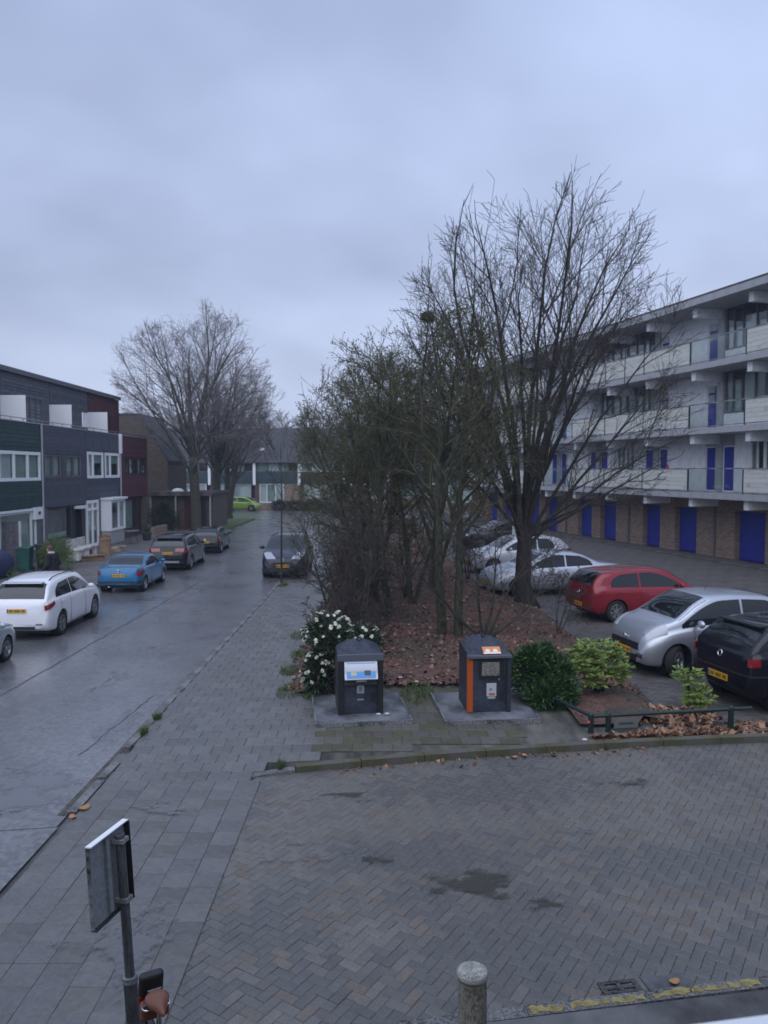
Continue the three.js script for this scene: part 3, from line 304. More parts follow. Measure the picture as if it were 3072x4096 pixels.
// end-of-street row
for (let i = 0; i < 8; i++) { const w = 4.8, x0 = -28.27 + i * w, lab = ['far left house of the row closing the street, half hidden by the gable', 'house with blue green panel seen between gable and tree trunks', 'house in the end row with teal panel behind the thick trunk', 'house in the end row with teal panel behind the green car', 'house in the end row with dark panel and wide pale shop-like window', 'house in the end row just left of the mossy thicket', 'house in the end row mostly hidden by the mossy thicket', 'rightmost house of the end row behind the thicket'][i];
  const t = thing('row_house', lab, 'house', [x0, 0, -83], 0, 'houses closing the end of the street'), pan = i === 4 || i === 6 ? dun : teal;
  bx(t, 'wall', mats.interior, 0.01, w - 0.01, 0, 5.1, -9, -0.45); bx(t, 'wall', mats.brick, 0.01, w - 0.01, 0, i % 2 ? 0.7 : 1.15, -0.45, -0.05); bx(t, 'pier', mats.white, w - 0.16, w + 0.12, 2.6, 5.1, -0.4, 0.22); if (i === 3) bx(t, 'pier', mats.brick, w - 1.6, w - 0.02, 0, 2.7, -0.4, -0.02);
  clad(t, pan, 0.14, w - 0.17, 2.75, 3.98, 0, 0.3, 0.31); win(t, 0.14, w - 0.17, 3.99, 5.05, -0.05, i === 4 ? mats.whitePaint : mats.greyDark, [0.28, 0.55, 0.78], { t: 0.1, curtains: [[mats.curtainGreen, 0, 1], [mats.blind, 0, 1], [mats.curtainGreen, 0, 1], null] });
  win(t, 0.5, i === 3 ? w - 1.65 : w - 0.4, i % 2 ? 0.7 : 1.16, 2.72, -0.08, i % 2 ? mats.whitePaint : mats.grey, i === 4 ? [0.7] : [0.3, 0.65], { t: 0.09, curtains: [[mats.blind, 0, 1], [mats.curtainGreen, 0, 1]] }); bx(t, 'wall', mats.brickDark, 0.01, 0.48, 0.7, 2.72, -0.44, -0.04);
  const s = new THREE.Shape([[0.35, 5.06], [0.4, 5.24], [-5.2, 8.95], [-9.6, 5.24], [-9.55, 5.06]].map(p => new THREE.Vector2(...p))), g = new THREE.ExtrudeGeometry(s, { depth: w - 0.004, bevelEnabled: false }); g.rotateY(-Math.PI / 2); g.translate(w - 0.002, 0, 0); const p = g.attributes.position, uv = g.attributes.uv; for (let k = 0; k < p.count; k++) uv.setXY(k, p.getX(k), Math.hypot(p.getY(k), p.getZ(k))); 
  const rf = part(t, 'roof', g, mats.roof); bx(rf, 'fascia', mats.greyDark, 0.004, w - 0.004, 5.0, 5.22, 0.405, 0.44); if (i === 1) { bx(rf, 'roof_window', mats.white, 2.1, 2.6, 7.2, 7.5, -2.75, -2.3); bx(rf, 'roof_window', mats.white, 1.9, 2.3, 6.6, 6.75, -1.9, -1.6); } if (i === 3) bx(rf, 'roof_vent', mats.white, 0.4, 0.9, 6.3, 6.6, -1.6, -1.2); if (i % 2) bx(rf, 'chimney', mats.brickDark, 0.3, 0.9, 8.3, 9.5, -5.5, -4.9); }
{ const t = thing('distant_block', 'far flat block with yellow roof edge seen through the left tree', 'building', [-31, 0, -118]); bx(t, 'wall', mats.brickDark, -14, 7.6, 0, 9.6, -10, 0); const r = bx(t, 'roof', mats.felt, -14.2, 7.8, 9.61, 9.7, -10, 0.2); bx(r, 'fascia', grain(0.36, 0.3, 0.1, 0.7), -14.2, 7.8, 9.71, 10.55, -0.2, 0.2); }
// gallery flats on the right
{
  const t = thing('gallery_flats', 'three storey gallery flats with blue doors above brick storage rooms', 'building', [APT.x, 0, APT.z], APT.turn), X0 = -30.1, X1 = 12.6, FL = [3.17, 6.12, 9.07, 12.02];
  bx(t, 'wall', mats.interior, X0, X1, 0, 11.7, -10, -0.55);
  // storage level: brick piers between roller doors
  const doors = [[9.2, 10.9], [6.3, 8.1], [2.11, 4.03], [-2.29, -0.58], [-5.11, -3.55], [-9.49, -7.78], [-12.17, -10.48], [-16.6, -14.9], [-19.3, -17.6], [-23.8, -22.1], [-26.5, -24.8]].reverse(); let px = X0;
  for (const [a, b] of doors) { bx(t, 'brick_wall', mats.brick, px, a, 0.02, 2.88, -0.5, 0); bx(t, 'lintel', mats.brick, a, b, 2.32, 2.88, -0.5, -0.004); const dr = bx(t, 'storage_door', mats.blue, a + 0.004, b - 0.004, 0.05, 2.318, -0.36, -0.3); for (let k = 0; k < 7; k++) bx(dr, 'panel', k % 2 ? mats.blue : mats.bluePale, a + 0.03, b - 0.03, 0.07 + k * 0.32, 0.37 + k * 0.32, -0.3, -0.288); px = b; } bx(t, 'brick_wall', mats.brick, px, X1, 0.02, 2.88, -0.5, 0);
  for (const x of [0.79, 8.6, -6.4, -13.6]) part(t, 'drainpipe', rod([x, 0, 0.07], [x, 2.88, 0.07], 0.05, 10), mats.greyDark);
  FL.forEach((y, f) => { const top = f === 3, s = bx(t, top ? 'roof' : 'gallery_floor', top ? mats.grey : mats.grey, X0, X1, y - (top ? 0.3 : 0.27), y, -0.55, top ? 1.95 : 1.72); if (top) bx(s, 'roof_covering', mats.felt, X0, X1, y + 0.003, y + 0.1, -10, 1.93);
    for (let k = -9; k <= 3; k++) { const x = 0.85 + k * 3.65; if (x < X0 || x > X1) continue; const b = bx(t, 'beam', mats.white, x - 0.14, x + 0.14, y - (top ? 0.3 : 0.27) - 0.42, y - (top ? 0.303 : 0.273), -0.5, 1.42); bx(b, 'beam_end', mats.whitePaint, x - 0.145, x + 0.145, y - (top ? 0.3 : 0.27) - 0.425, y - (top ? 0.306 : 0.276), 1.421, 1.45); } });
  const U = 5.38, ax = -1.55, doorBlue = mats.blue;
  for (let f = 0; f < 3; f++) { const y = FL[f], h = 2.66; 
    for (let n = -6; n <= 3; n++) { const left = ax + n * U, flip = ((n % 2) + 2) % 2 === 1, q = (a, b) => flip ? [left + U - b, left + U - a] : [left + a, left + b]; if (left < X0 - 0.1 || left + U > X1 + 3) continue;
      const slab = (name, mat, a, b, y0, y1, z0 = -0.5, z1 = 0) => { const [x0, x1] = q(a, b); return bx(t, name, mat, x0 + 0.003, x1 - 0.003, y + y0, y + y1, z0, z1); };
      slab('wall_panel', f ? mats.white : mats.white, 0, 1.47, 0.0, h, -0.5, -0.02); slab('pilaster', mats.grey, 2.25, 2.7, 0, h, -0.5, 0.03); slab('lintel', f ? mats.white : mats.grey, 1.47, 2.25, 2.18, h, -0.5, -0.02);
      const [a, b] = q(1.5, 2.22), d = part(t, 'door', frameBars(a, b, y + 0.01, y + 2.17, -0.05, 0.06, 0.08), mats.whitePaint); bx(d, 'door_leaf', doorBlue, a + 0.06, b - 0.06, y + 0.03, y + (f ? 1.35 : 2.1), -0.1, -0.06); if (f) bx(d, 'door_pane', mats.pane, a + 0.06, b - 0.06, y + 1.36, y + 2.1, -0.085, -0.08); if (f) bx(d, 'door_rail', doorBlue, a + 0.06, b - 0.06, y + 1.68, y + 1.78, -0.1, -0.07); bx(d, 'handle', mats.chrome, a + 0.1, a + 0.13, y + 1.0, y + 1.12, -0.06, -0.02);
      if (f === 0) { const [a2, b2] = q(2.72, 3.5), d2 = part(t, 'door', frameBars(a2, b2, y + 0.01, y + 2.17, -0.05, 0.06, 0.08), mats.whitePaint); bx(d2, 'door_leaf', doorBlue, a2 + 0.06, b2 - 0.06, y + 0.03, y + 2.1, -0.1, -0.06); slab('lintel', mats.grey, 2.7, 3.52, 2.18, h, -0.5, -0.02); slab('wall_panel', mats.white, 3.52, 4.5, 0, h, -0.5, -0.02); const [w0, w1] = q(4.5, 5.38); win(t, w0 + 0.01, w1 - 0.01, y + 0.75, y + h, -0.03, mats.white, [0.5], { t: 0.06, curtains: [[mats.curtainGreen, 0, 1], null] }); slab('sill_panel', mats.white, 4.5, 5.38, 0, 0.74, -0.5, -0.02); }
      else { const [w0, w1] = q(2.74, 5.38); win(t, w0 + 0.01, w1 - 0.01, y + 0.72, y + h, -0.03, mats.greyDark, flip ? [0.34, 0.6, 0.8] : [0.2, 0.42, 0.74], { t: 0.07, curtains: f === 2 ? [[mats.blind, 0, 0.55], [mats.blind, 0, 0.52], [mats.blind, 0, 0.75]] : [[mats.curtainGreen, 0, 1], [mats.curtainGreen, 0, 0.8], [mats.curtain, 0, 1]] }); slab('sill_panel', mats.white, 2.72, 5.38, 0, 0.71, -0.5, -0.02); }
    }
    // balustrade: cream plank panels and clear glass bays under one handrail
    bx(t, 'handrail', mats.galv, X0, X1, y + 1.07, y + 1.12, 1.6, 1.68); bx(t, 'handrail', mats.galv, X0, X1, y + 0.045, y + 0.085, 1.62, 1.66);
    for (let k = -8; k <= 3; k++) { const x0 = 0.85 + k * 3.65, x1 = x0 + 3.65; if (x0 < X0 || x0 > X1) continue; const glass = k === 0 || k === -4 || k === -7; bx(t, 'baluster', mats.darkPlastic, x0 - 0.03, x0 + 0.03, y, y + 1.06, 1.6, 1.66);
      if (glass) for (let s = 0; s < 3; s++) bx(t, 'glass_panel', mats.pane, x0 + 0.06 + s * 1.19, x0 + 1.22 + s * 1.19, y + 0.1, y + 1.05, 1.636, 1.642);
      else { const p = bx(t, 'plank_panel', mats.galv, x0 + 0.05, Math.min(x1 - 0.05, X1), y + 0.12, y + 1.04, 1.6, 1.62); const xe = Math.min(x1 - 0.05, X1); for (let s = 0; s < 5; s++) bx(p, 'plank', mats.plankC[(s * 2 + k + f + 30) % 3], x0 + 0.04, xe, y + 0.1 + s * 0.194, y + 0.286 + s * 0.194, 1.622, 1.65); } } }
  const red = single('hanging_parasol', (() => { const g = new THREE.LatheGeometry([[0.0, 0], [0.07, 0.1], [0.13, 0.55], [0.11, 1.0], [0.05, 1.25], [0, 1.3]].map(p => new THREE.Vector2(...p)), 12); return g; })(), M(0.45, 0.03, 0.035, 0.8), 'red folded parasol standing on the first floor gallery', 'parasol'); { const l = [-1.18, 1.3], c = Math.cos(APT.turn), s = Math.sin(APT.turn); red.position.set(APT.x + l[0] * c + l[1] * s, 3.172, APT.z - l[0] * s + l[1] * c); }
}
// the camera's own house: its facade behind the camera, which the car windows mirror, and the white ledge in the lower right corner
{ const t = thing('own_house', 'house whose white window ledge shows in the bottom right corner', 'house', [0.356, 0, -0.838], 0.17); bx(t, 'wall', mats.brick, -18, 26, 0, 5.6, 1.35, 1.6); bx(t, 'balcony_front', mats.brick, 0.1, 3, 0.0, 3.543, 0.1, 1.345); bx(t, 'ledge', mats.whitePaint, -0.42, 3, 3.545, 3.578, 0, 0.3); }

scene.fog = new THREE.FogExp2(0xb4c2dc, 0.0008);   // damp air: the far row fades a little
// ---------- trees and shrubs ----------
class Limbs { constructor() { this.P = []; this.N = []; this.U = []; this.I = []; }
  tube(pts, rad, sides) { const n = pts.length, base = this.P.length / 3, ref = new THREE.Vector3(0.31, 0.17, 0.93), t = new THREE.Vector3(), a = new THREE.Vector3(), b = new THREE.Vector3(); let len = 0;
    for (let i = 0; i < n; i++) { t.copy(pts[Math.min(i + 1, n - 1)]).sub(pts[Math.max(i - 1, 0)]).normalize(); a.crossVectors(t, ref).normalize(); b.crossVectors(t, a); if (i) len += pts[i].distanceTo(pts[i - 1]); for (let k = 0; k < sides; k++) { const q = k / sides * 6.2832, c = Math.cos(q), s = Math.sin(q), x = a.x * c + b.x * s, y = a.y * c + b.y * s, z = a.z * c + b.z * s; this.P.push(pts[i].x + x * rad[i], pts[i].y + y * rad[i], pts[i].z + z * rad[i]); this.N.push(x, y, z); this.U.push(k / sides * Math.max(0.1, rad[0] * 6), len); } }
    for (let i = 0; i + 1 < n; i++) for (let k = 0; k < sides; k++) { const k2 = (k + 1) % sides, p = base + i * sides; this.I.push(p + k, p + k2, p + sides + k, p + k2, p + sides + k2, p + sides + k); } }
  geo() { const g = new THREE.BufferGeometry(); g.setAttribute('position', new THREE.Float32BufferAttribute(this.P, 3)); g.setAttribute('normal', new THREE.Float32BufferAttribute(this.N, 3)); g.setAttribute('uv', new THREE.Float32BufferAttribute(this.U, 2)); g.setIndex(this.I); return g; } }
class Leaves { constructor() { this.P = []; }
  leaf(p, R, len, wid, dir) { const d = dir || new THREE.Vector3(R() - 0.5, R() - 0.3, R() - 0.5).normalize(), s = new THREE.Vector3(R() - 0.5, R() - 0.5, R() - 0.5).cross(d).normalize().multiplyScalar(wid / 2), u = new THREE.Vector3().crossVectors(d, s).normalize().multiplyScalar(wid * 0.22), m = p.clone().addScaledVector(d, len * 0.5), e = p.clone().addScaledVector(d, len), a = m.clone().add(s).add(u), b = m.clone().sub(s).add(u); e.addScaledVector(u, -0.6); for (const t of [[p, a, m], [a, e, m], [p, m, b], [m, e, b]]) for (const v of t) this.P.push(v.x, v.y, v.z); }
  geo() { const g = new THREE.BufferGeometry(); g.setAttribute('position', new THREE.Float32BufferAttribute(this.P, 3)); g.computeVertexNormals(); return g; } }
const V = (x, y, z) => new THREE.Vector3(x, y, z);
// o: seed, starts [{p, dir, len, r, lvl}], levels [{n, len, ang, up, wob, r}], sizes in metres
function growTree(o) {
  const R = rng(o.seed), wood = new Limbs(), twig = new Limbs(), tips = [], up = V(0, 1, 0);
  const E = o.env, out = (q, e) => E && ((q.x - E[0]) / E[3]) ** 2 + ((q.y - E[1]) / E[4]) ** 2 + ((q.z - E[2]) / E[5]) ** 2 > e;
  const grow = (p, dir, len, r, lvl, to) => { // a branch ends where it meets the crown's uneven outline
    const L = o.levels[lvl] || {}, steps = lvl < 2 ? 8 : lvl === 2 ? 5 : 3, pts = [p.clone()], d = dir.clone(), e = 1 + (R() - 0.6) * (E ? E[6] : 0) * 2 + (lvl > 2 ? (R() < 0.12 ? 0.18 : 0) : 0); let q = p.clone();
    for (let i = 1; i <= steps; i++) { if (to) d.lerp(to.clone().sub(q).normalize(), 0.22); d.add(V(R() - 0.5, R() - 0.5, R() - 0.5).multiplyScalar(L.wob ?? 0.25)).addScaledVector(up, (L.up ?? 0.05)).normalize(); q = q.clone().addScaledVector(d, len / steps); if (o.floor && q.y < o.floor) q.y = o.floor; pts.push(q); if (out(q, e) && (lvl > 0 || q.y > E[1])) break; }
    const seg = pts.length - 1, rad = pts.map((_, i) => Math.max(o.minR ?? 0.004, r * (1 - (lvl < 2 ? 0.9 : 0.75) * i / seg)));
    (lvl <= (o.woodLvl ?? 1) ? wood : twig).tube(pts, rad, lvl === 0 ? 9 : lvl === 1 ? 7 : lvl === 2 ? 4 : 3); if (lvl > 1 && out(p, e)) return;
    const C = o.levels[lvl + 1]; if (!C) { tips.push(pts[seg], pts[Math.min(1, seg)]); return; }
    const n = Math.round(C.n * (0.75 + R() * 0.5));
    for (let k = 0; k < n; k++) { const f = (C.from ?? 0.25) + (1 - (C.from ?? 0.25)) * Math.pow((k + R()) / n, C.pow ?? 0.85), x = f * seg, i = Math.min(seg - 1, Math.floor(x)), at = pts[i].clone().lerp(pts[i + 1], x - i), t = pts[i + 1].clone().sub(pts[i]).normalize(), side = V(R() - 0.5, R() - 0.5, R() - 0.5).cross(t).normalize(), a = (C.ang ?? 0.6) * (0.6 + R() * 0.8), nd = t.multiplyScalar(Math.cos(a)).addScaledVector(side, Math.sin(a)); grow(at, nd, len * (C.len ?? 0.5) * (0.65 + R() * 0.7) * (1.15 - 0.5 * f), Math.max(o.minR ?? 0.004, lerp(r, r * 0.28, f) * (C.r ?? 0.55)), lvl + 1); }
  };
  for (const s of o.starts) grow(s.p, s.dir.clone().normalize(), s.len, s.r, s.lvl ?? 0, s.to);
  for (const s of o.trunks || []) wood.tube(s.pts, s.rad, 10);
  return { wood: wood.geo(), twig: twig.geo(), tips, R };
}
const bark = (r, g, b) => M(r * 2.2, g * 2.2, b * 2.2, 0.9, { map: barkT, bumpMap: rep(barkT, 0.4), bumpScale: 0.012 });
const barkGrey = bark(0.05, 0.046, 0.04), barkMoss = bark(0.04, 0.042, 0.022), barkDark = bark(0.028, 0.026, 0.022), twigBrown = M(0.05, 0.041, 0.036, 0.9), twigGrey = M(0.17, 0.152, 0.148, 0.9), twigMoss = M(0.076, 0.072, 0.034, 0.9), twigDark = M(0.056, 0.047, 0.037, 0.9);
const leafOlive = M(0.06, 0.084, 0.022, 0.8, { transmission: 0.3, thickness: 0, side: THREE.DoubleSide }), leafDeep = M(0.016, 0.045, 0.014, 0.5, { side: THREE.DoubleSide }), leafMid = M(0.024, 0.065, 0.016, 0.5, { side: THREE.DoubleSide }), leafYellow = M(0.2, 0.26, 0.06, 0.55, { side: THREE.DoubleSide }), leafYellow2 = M(0.11, 0.19, 0.05, 0.55, { side: THREE.DoubleSide });
function placeTree(name, label, cat, x, y, d, spec, wm, tm, group, leaves) { const t = thing(name, label, cat, [x, y, -d], 0, group), g = growTree(spec); part(t, 'trunk', g.wood, wm); part(t, 'crown', g.twig, tm);
  if (leaves) { const L = new Leaves(), R = rng(spec.seed + 5); for (let i = 0; i < leaves.n; i++) { const p = g.tips[Math.floor(R() * g.tips.length)]; if (leaves.max && p.y > leaves.max * (0.6 + 0.4 * R())) continue; L.leaf(p.clone().add(V(R() - 0.5, R() - 0.5, R() - 0.5).multiplyScalar(0.16)), R, leaves.len * (0.6 + R() * 0.8), leaves.wid); } part(t, 'foliage', L.geo(), leaves.mat); } return t; }
{ // the big bare tree by the car park: limbs rise from a short trunk and spread to a dome
  const starts = [], R = rng(41), env = [0.5, 7.0, 0, 4.25, 5.2, 4.1, 0.16];
  for (let i = 0; i < 20; i++) { const y = 1 - (i + 0.5) / 20 * 1.12, a = i * 2.39996 + 0.6, s = Math.sqrt(Math.max(0, 1 - y * y)), to = V(env[0] + Math.cos(a) * s * env[3], env[1] + y * env[4], Math.sin(a) * s * env[5]), h = 1.6 + (i % 6) * 0.32 + R() * 0.2, p = V(0.04 + Math.cos(a) * 0.1, h, Math.sin(a) * 0.1), go = to.clone().sub(p), l = go.length(); go.normalize().add(V(0, y > 0 ? 0.25 : 0.05, 0)).normalize(); starts.push({ p, dir: go, len: l * 1.08, r: lerp(0.045, 0.1, clamp(y * 0.7 + 0.4)) * (0.8 + R() * 0.4), lvl: 1, to }); }
  for (const [x, y, z] of [[5.4, 4.6, 0.6], [4.9, 3.7, -0.8], [5.0, 5.6, 1.4], [-3.0, 4.6, 0.5]]) starts.push({ p: V(0.1, 2.0 + R() * 0.4, 0), dir: V(x, y - 1.2, z), len: Math.hypot(x, y - 2, z), r: 0.06, lvl: 1, to: V(x, y, z) });
  placeTree('bare_tree', 'tall bare many limbed tree beside the silver saloon in the car park', 'tree', 4.24, 0.05, 23.5, { seed: 17, starts, env, minR: 0.0055, woodLvl: 1,
    trunks: [{ pts: [V(0.12, -0.1, 0), V(0.06, 0.25, 0), V(0, 0.7, 0), V(0.02, 1.4, 0.02), V(0.06, 2.2, 0), V(0.1, 3.1, 0), V(0.14, 4.2, 0.02)], rad: [0.46, 0.31, 0.25, 0.235, 0.22, 0.16, 0.08] }],
    levels: [{}, { wob: 0.2, up: 0.02 }, { n: 9, len: 0.4, ang: 0.55, up: 0.06, wob: 0.3, r: 0.5, from: 0.25 }, { n: 8, len: 0.5, ang: 0.6, up: 0.05, wob: 0.34, r: 0.55, from: 0.12 }, { n: 5, len: 0.5, ang: 0.6, up: 0.05, wob: 0.35, r: 0.6, from: 0.08 }] }, barkDark, twigDark);
}
// the mossy thicket in front of it: separate stems one can tell apart
{ const mossy = (seed, label, x, d, stems, hgt, leaves, tm = twigMoss) => placeTree('mossy_tree', label, 'tree', x, 0.07, d, { seed, minR: 0.0055, floor: 0.1, env: [-0.15, hgt * 0.6, 0, 2.35, hgt * 0.4, 2.1, 0.3], starts: stems.map(s => ({ p: V(s[0], -0.05, s[1]), dir: V(s[2], s[3], s[4]), len: hgt * s[5] * 0.95, r: s[6], lvl: 0 })), woodLvl: 1, levels: [{ wob: 0.16, up: 0.05 }, { n: 13, len: 0.5, ang: 0.8, up: 0.06, wob: 0.28, r: 0.5, from: 0.3, pow: 1 }, { n: 9, len: 0.5, ang: 0.75, up: 0.03, wob: 0.4, r: 0.6, from: 0.1 }, { n: 9, len: 0.42, ang: 0.8, up: 0.0, wob: 0.5, r: 0.6, from: 0.05 }] }, barkMoss, tm, 'mossy trees standing in the leaf bed', leaves);
  const lv = (n, max) => ({ n: Math.round(n * 0.24), len: 0.055, wid: 0.035, mat: leafOlive, max });
  mossy(101, 'twin trunked mossy tree behind the bin with the orange stripe', 1.62, 18.8, [[-0.18, 0, -0.10, 1, 0.05, 1, 0.13], [0.2, 0.1, 0.02, 1, -0.08, 0.92, 0.12]], 8.2, lv(9000));
  mossy(102, 'mossy tree forking wide left of the twin trunks', 0.1, 21.5, [[0.1, 0, -0.2, 1, 0, 1, 0.11], [0, 0.1, -0.42, 0.9, 0.1, 0.9, 0.08]], 7.7, lv(14000));
  mossy(103, 'dense mossy tree over the pavement edge, its crown furthest left', -0.3, 24.5, [[0, 0, -0.05, 1, 0.1, 1, 0.10], [0.1, 0, -0.35, 0.9, -0.2, 0.85, 0.075], [-0.1, 0, 0.25, 1, 0.1, 0.9, 0.08]], 7.4, lv(14000));
  mossy(104, 'mossy tree in the middle of the leaf bed, behind the twin trunks', 1.6, 26.5, [[0, 0, 0.02, 1, 0, 1, 0.11], [0.1, 0, 0.3, 1, 0, 0.85, 0.07]], 8.6, lv(11000));
  mossy(105, 'slim mossy tree furthest back in the leaf bed', -0.3, 31, [[0, 0, 0.05, 1, 0, 1, 0.1], [0.15, 0, 0.25, 1, 0.1, 0.9, 0.08]], 8.8, lv(12000));
  mossy(107, 'mossy tree far back between thicket and car park', 2.6, 36, [[0, 0, 0, 1, 0, 1, 0.11], [0.15, 0, 0.3, 1, 0.1, 0.9, 0.08], [-0.15, 0, -0.3, 1, 0.1, 0.9, 0.08]], 8.8, lv(9000), twigBrown);
  mossy(108, 'mossy tree leaning over the pavement opposite the dark grey car', -0.5, 28, [[0, 0, -0.1, 1, 0, 1, 0.09], [0.1, 0, 0.2, 1, 0.1, 0.9, 0.07]], 7.6, lv(12000));
  mossy(109, 'mossy tree directly behind the forked one', 0.8, 23.2, [[0, 0, -0.1, 1, 0, 1, 0.09], [0.1, 0, 0.25, 1, 0.1, 0.9, 0.07]], 7.8, lv(12000));
  const shrub = (seed, label, x, d, stems, hgt, tm, leaves) => placeTree('bare_shrub', label, 'shrub', x, 0.07, d, { seed, minR: 0.005, floor: 0.08, starts: stems.map(s => ({ p: V(0, -0.05, 0), dir: V(s[0], s[1], s[2]), len: hgt * s[3], r: s[4], lvl: 0 })), woodLvl: 0, levels: [{ wob: 0.3, up: 0.08 }, { n: 7, len: 0.5, ang: 0.7, up: 0.05, wob: 0.4, r: 0.5 }, { n: 7, len: 0.45, ang: 0.8, up: 0, wob: 0.5, r: 0.6 }, { n: 4, len: 0.45, ang: 0.8, wob: 0.5, r: 0.7 }] }, barkMoss, tm, 'leafless shrubs in the leaf bed', leaves);
  shrub(201, 'spreading many stemmed shrub right of the twin trunks', 2.45, 18.7, [[-0.8, 0.8, 0.1, 1, 0.04], [-0.3, 1, 0.2, 1, 0.04], [0.2, 1, -0.1, 1.1, 0.045], [0.6, 0.9, 0.2, 1.05, 0.04], [0.95, 0.7, -0.1, 1, 0.04]], 2.6, twigDark);
  shrub(202, 'arching shrub leaning left over the pavement towards the grey car', -1.75, 23.5, [[-0.4, 1, 0, 1.0, 0.035], [-0.2, 1, 0.1, 1, 0.03], [0.1, 1, 0.1, 1, 0.03]], 2.9, twigMoss, lv(500));
  shrub(203, 'upright brushwood shrub behind the white flowering bush', -0.55, 18.2, [[-0.2, 1, 0, 1, 0.03], [0.1, 1, 0.1, 1.1, 0.03], [0.3, 1, -0.1, 1, 0.03], [-0.35, 0.9, -0.1, 0.9, 0.025], [0, 1, 0.3, 0.9, 0.025]], 3.0, twigDark, lv(900));
  shrub(204, 'brushwood shrub at the pavement edge behind the upright brushwood', -1.0, 21.6, [[-0.2, 1, 0, 1, 0.03], [0.25, 1, 0.1, 1.1, 0.03], [0.4, 0.9, -0.1, 1, 0.03], [-0.4, 0.9, -0.1, 0.9, 0.025]], 3.1, twigMoss, lv(1800));
  shrub(205, 'thin shrub at the car park side below the red car', 4.35, 19.2, [[-0.2, 1, 0, 1, 0.02], [0.2, 1, 0.1, 1, 0.018], [0.5, 0.8, 0, 0.8, 0.015]], 1.5, twigDark);
  shrub(206, 'tangled shrub deep in the leaf bed behind the thicket stems', 0.9, 29, [[-0.5, 0.9, 0, 1, 0.03], [0.3, 1, 0.1, 1, 0.03], [0.6, 0.8, -0.1, 1, 0.03], [-0.2, 1, -0.1, 0.9, 0.025]], 3.2, twigMoss, lv(2500));
  const low = [[-1.2, 17.2, 1.0], [-0.95, 19.2, 1.5], [-0.4, 17.0, 1.3], [-1.05, 20.8, 1.7], [-0.1, 20.6, 1.6], [-0.5, 23, 2.2], [0.7, 24.4, 2.0], [-1.1, 27.6, 2.4], [3.1, 28.5, 1.8], [1.9, 30.5, 2.3]];
  const lowLab = ['low brown brushwood at the pavement edge nearest the flowering shrub', 'brown brushwood second along the pavement from the flowering shrub', 'low brown brushwood just behind the flowering shrub', 'brown brushwood on the pavement edge before the arching shrub', 'brown brushwood left of the forked mossy tree', 'brushwood clump behind the forked mossy tree', 'brushwood clump between the mossy trunks in the middle of the bed', 'brushwood clump nearest the dark grey car', 'brushwood clump in front of the silver saloon bonnet', 'brushwood clump furthest back on the car park side'];
  low.forEach(([x, d, h], i) => { const R = rng(700 + i), st = []; for (let k = 0; k < 7; k++) st.push([(R() - 0.5) * 1.1, 0.9, (R() - 0.5) * 1.1, 0.7 + R() * 0.5, 0.012 + R() * 0.012]); shrub(220 + i, lowLab[i], x, d, st, h, i < 5 || i % 3 ? twigBrown : twigMoss, null); });
  placeTree('street_sapling', 'slim young tree on the kerb in front of the dark grey car', 'tree', -3.72, 0.09, 27.9, { seed: 301, minR: 0.006, starts: [{ p: V(0, -0.1, 0), dir: V(0.01, 1, 0), len: 5.2, r: 0.045, lvl: 0 }], woodLvl: 0, levels: [{ wob: 0.03, up: 0.1 }, { n: 13, len: 0.26, ang: 0.8, up: 0.1, wob: 0.3, r: 0.4, from: 0.45 }, { n: 6, len: 0.45, ang: 0.7, wob: 0.4, r: 0.6 }] }, barkDark, twigDark);
  // bird's nest in the crown of the twin trunked tree
  const n = thing('bird_nest', 'round bird nest of dark twigs high in the bare branches', 'nest', [1.12, 7.95, -19.9]), R = rng(9), L = new Limbs(); for (let i = 0; i < 420; i++) { const q = R() * 6.283, f = R(), r = (0.19 + R() * R() * 0.12) * Math.sqrt(1 - (f * 2 - 1) ** 2 * 0.8), y = f * 0.3 + (R() - 0.5) * 0.06, a = V(Math.cos(q) * r, y, Math.sin(q) * r), b = V(Math.cos(q + 0.9) * r * (0.9 + R() * 0.3), y + (R() - 0.5) * 0.12, Math.sin(q + 0.9) * r * (0.9 + R() * 0.3)); L.tube([a, a.clone().lerp(b, 0.5).multiplyScalar(1.08), b], [0.006, 0.006, 0.004], 3); } part(n, "twig_cup", L.geo(), twigDark); n.scale.setScalar(0.8); const core = new THREE.SphereGeometry(0.15, 12, 8); core.scale(1.15, 0.8, 1); core.translate(0.02, 0.13, 0); part(n, 'lining', core, M(0.03, 0.024, 0.018, 0.95));
  const hold = new Limbs(); hold.tube([V(-0.55, -4.6, 0.6), V(-0.3, -2.6, 0.25), V(-0.08, -1, 0.05), V(0, 0.02, 0), V(0.02, 0.9, 0.02)], [0.05, 0.04, 0.03, 0.022, 0.008], 6); hold.tube([V(-0.08, -1, 0.05), V(0.12, -0.3, 0.1), V(0.2, 0.5, 0.12)], [0.02, 0.015, 0.006], 5); part(n, 'branch', hold.geo(), barkDark);
}
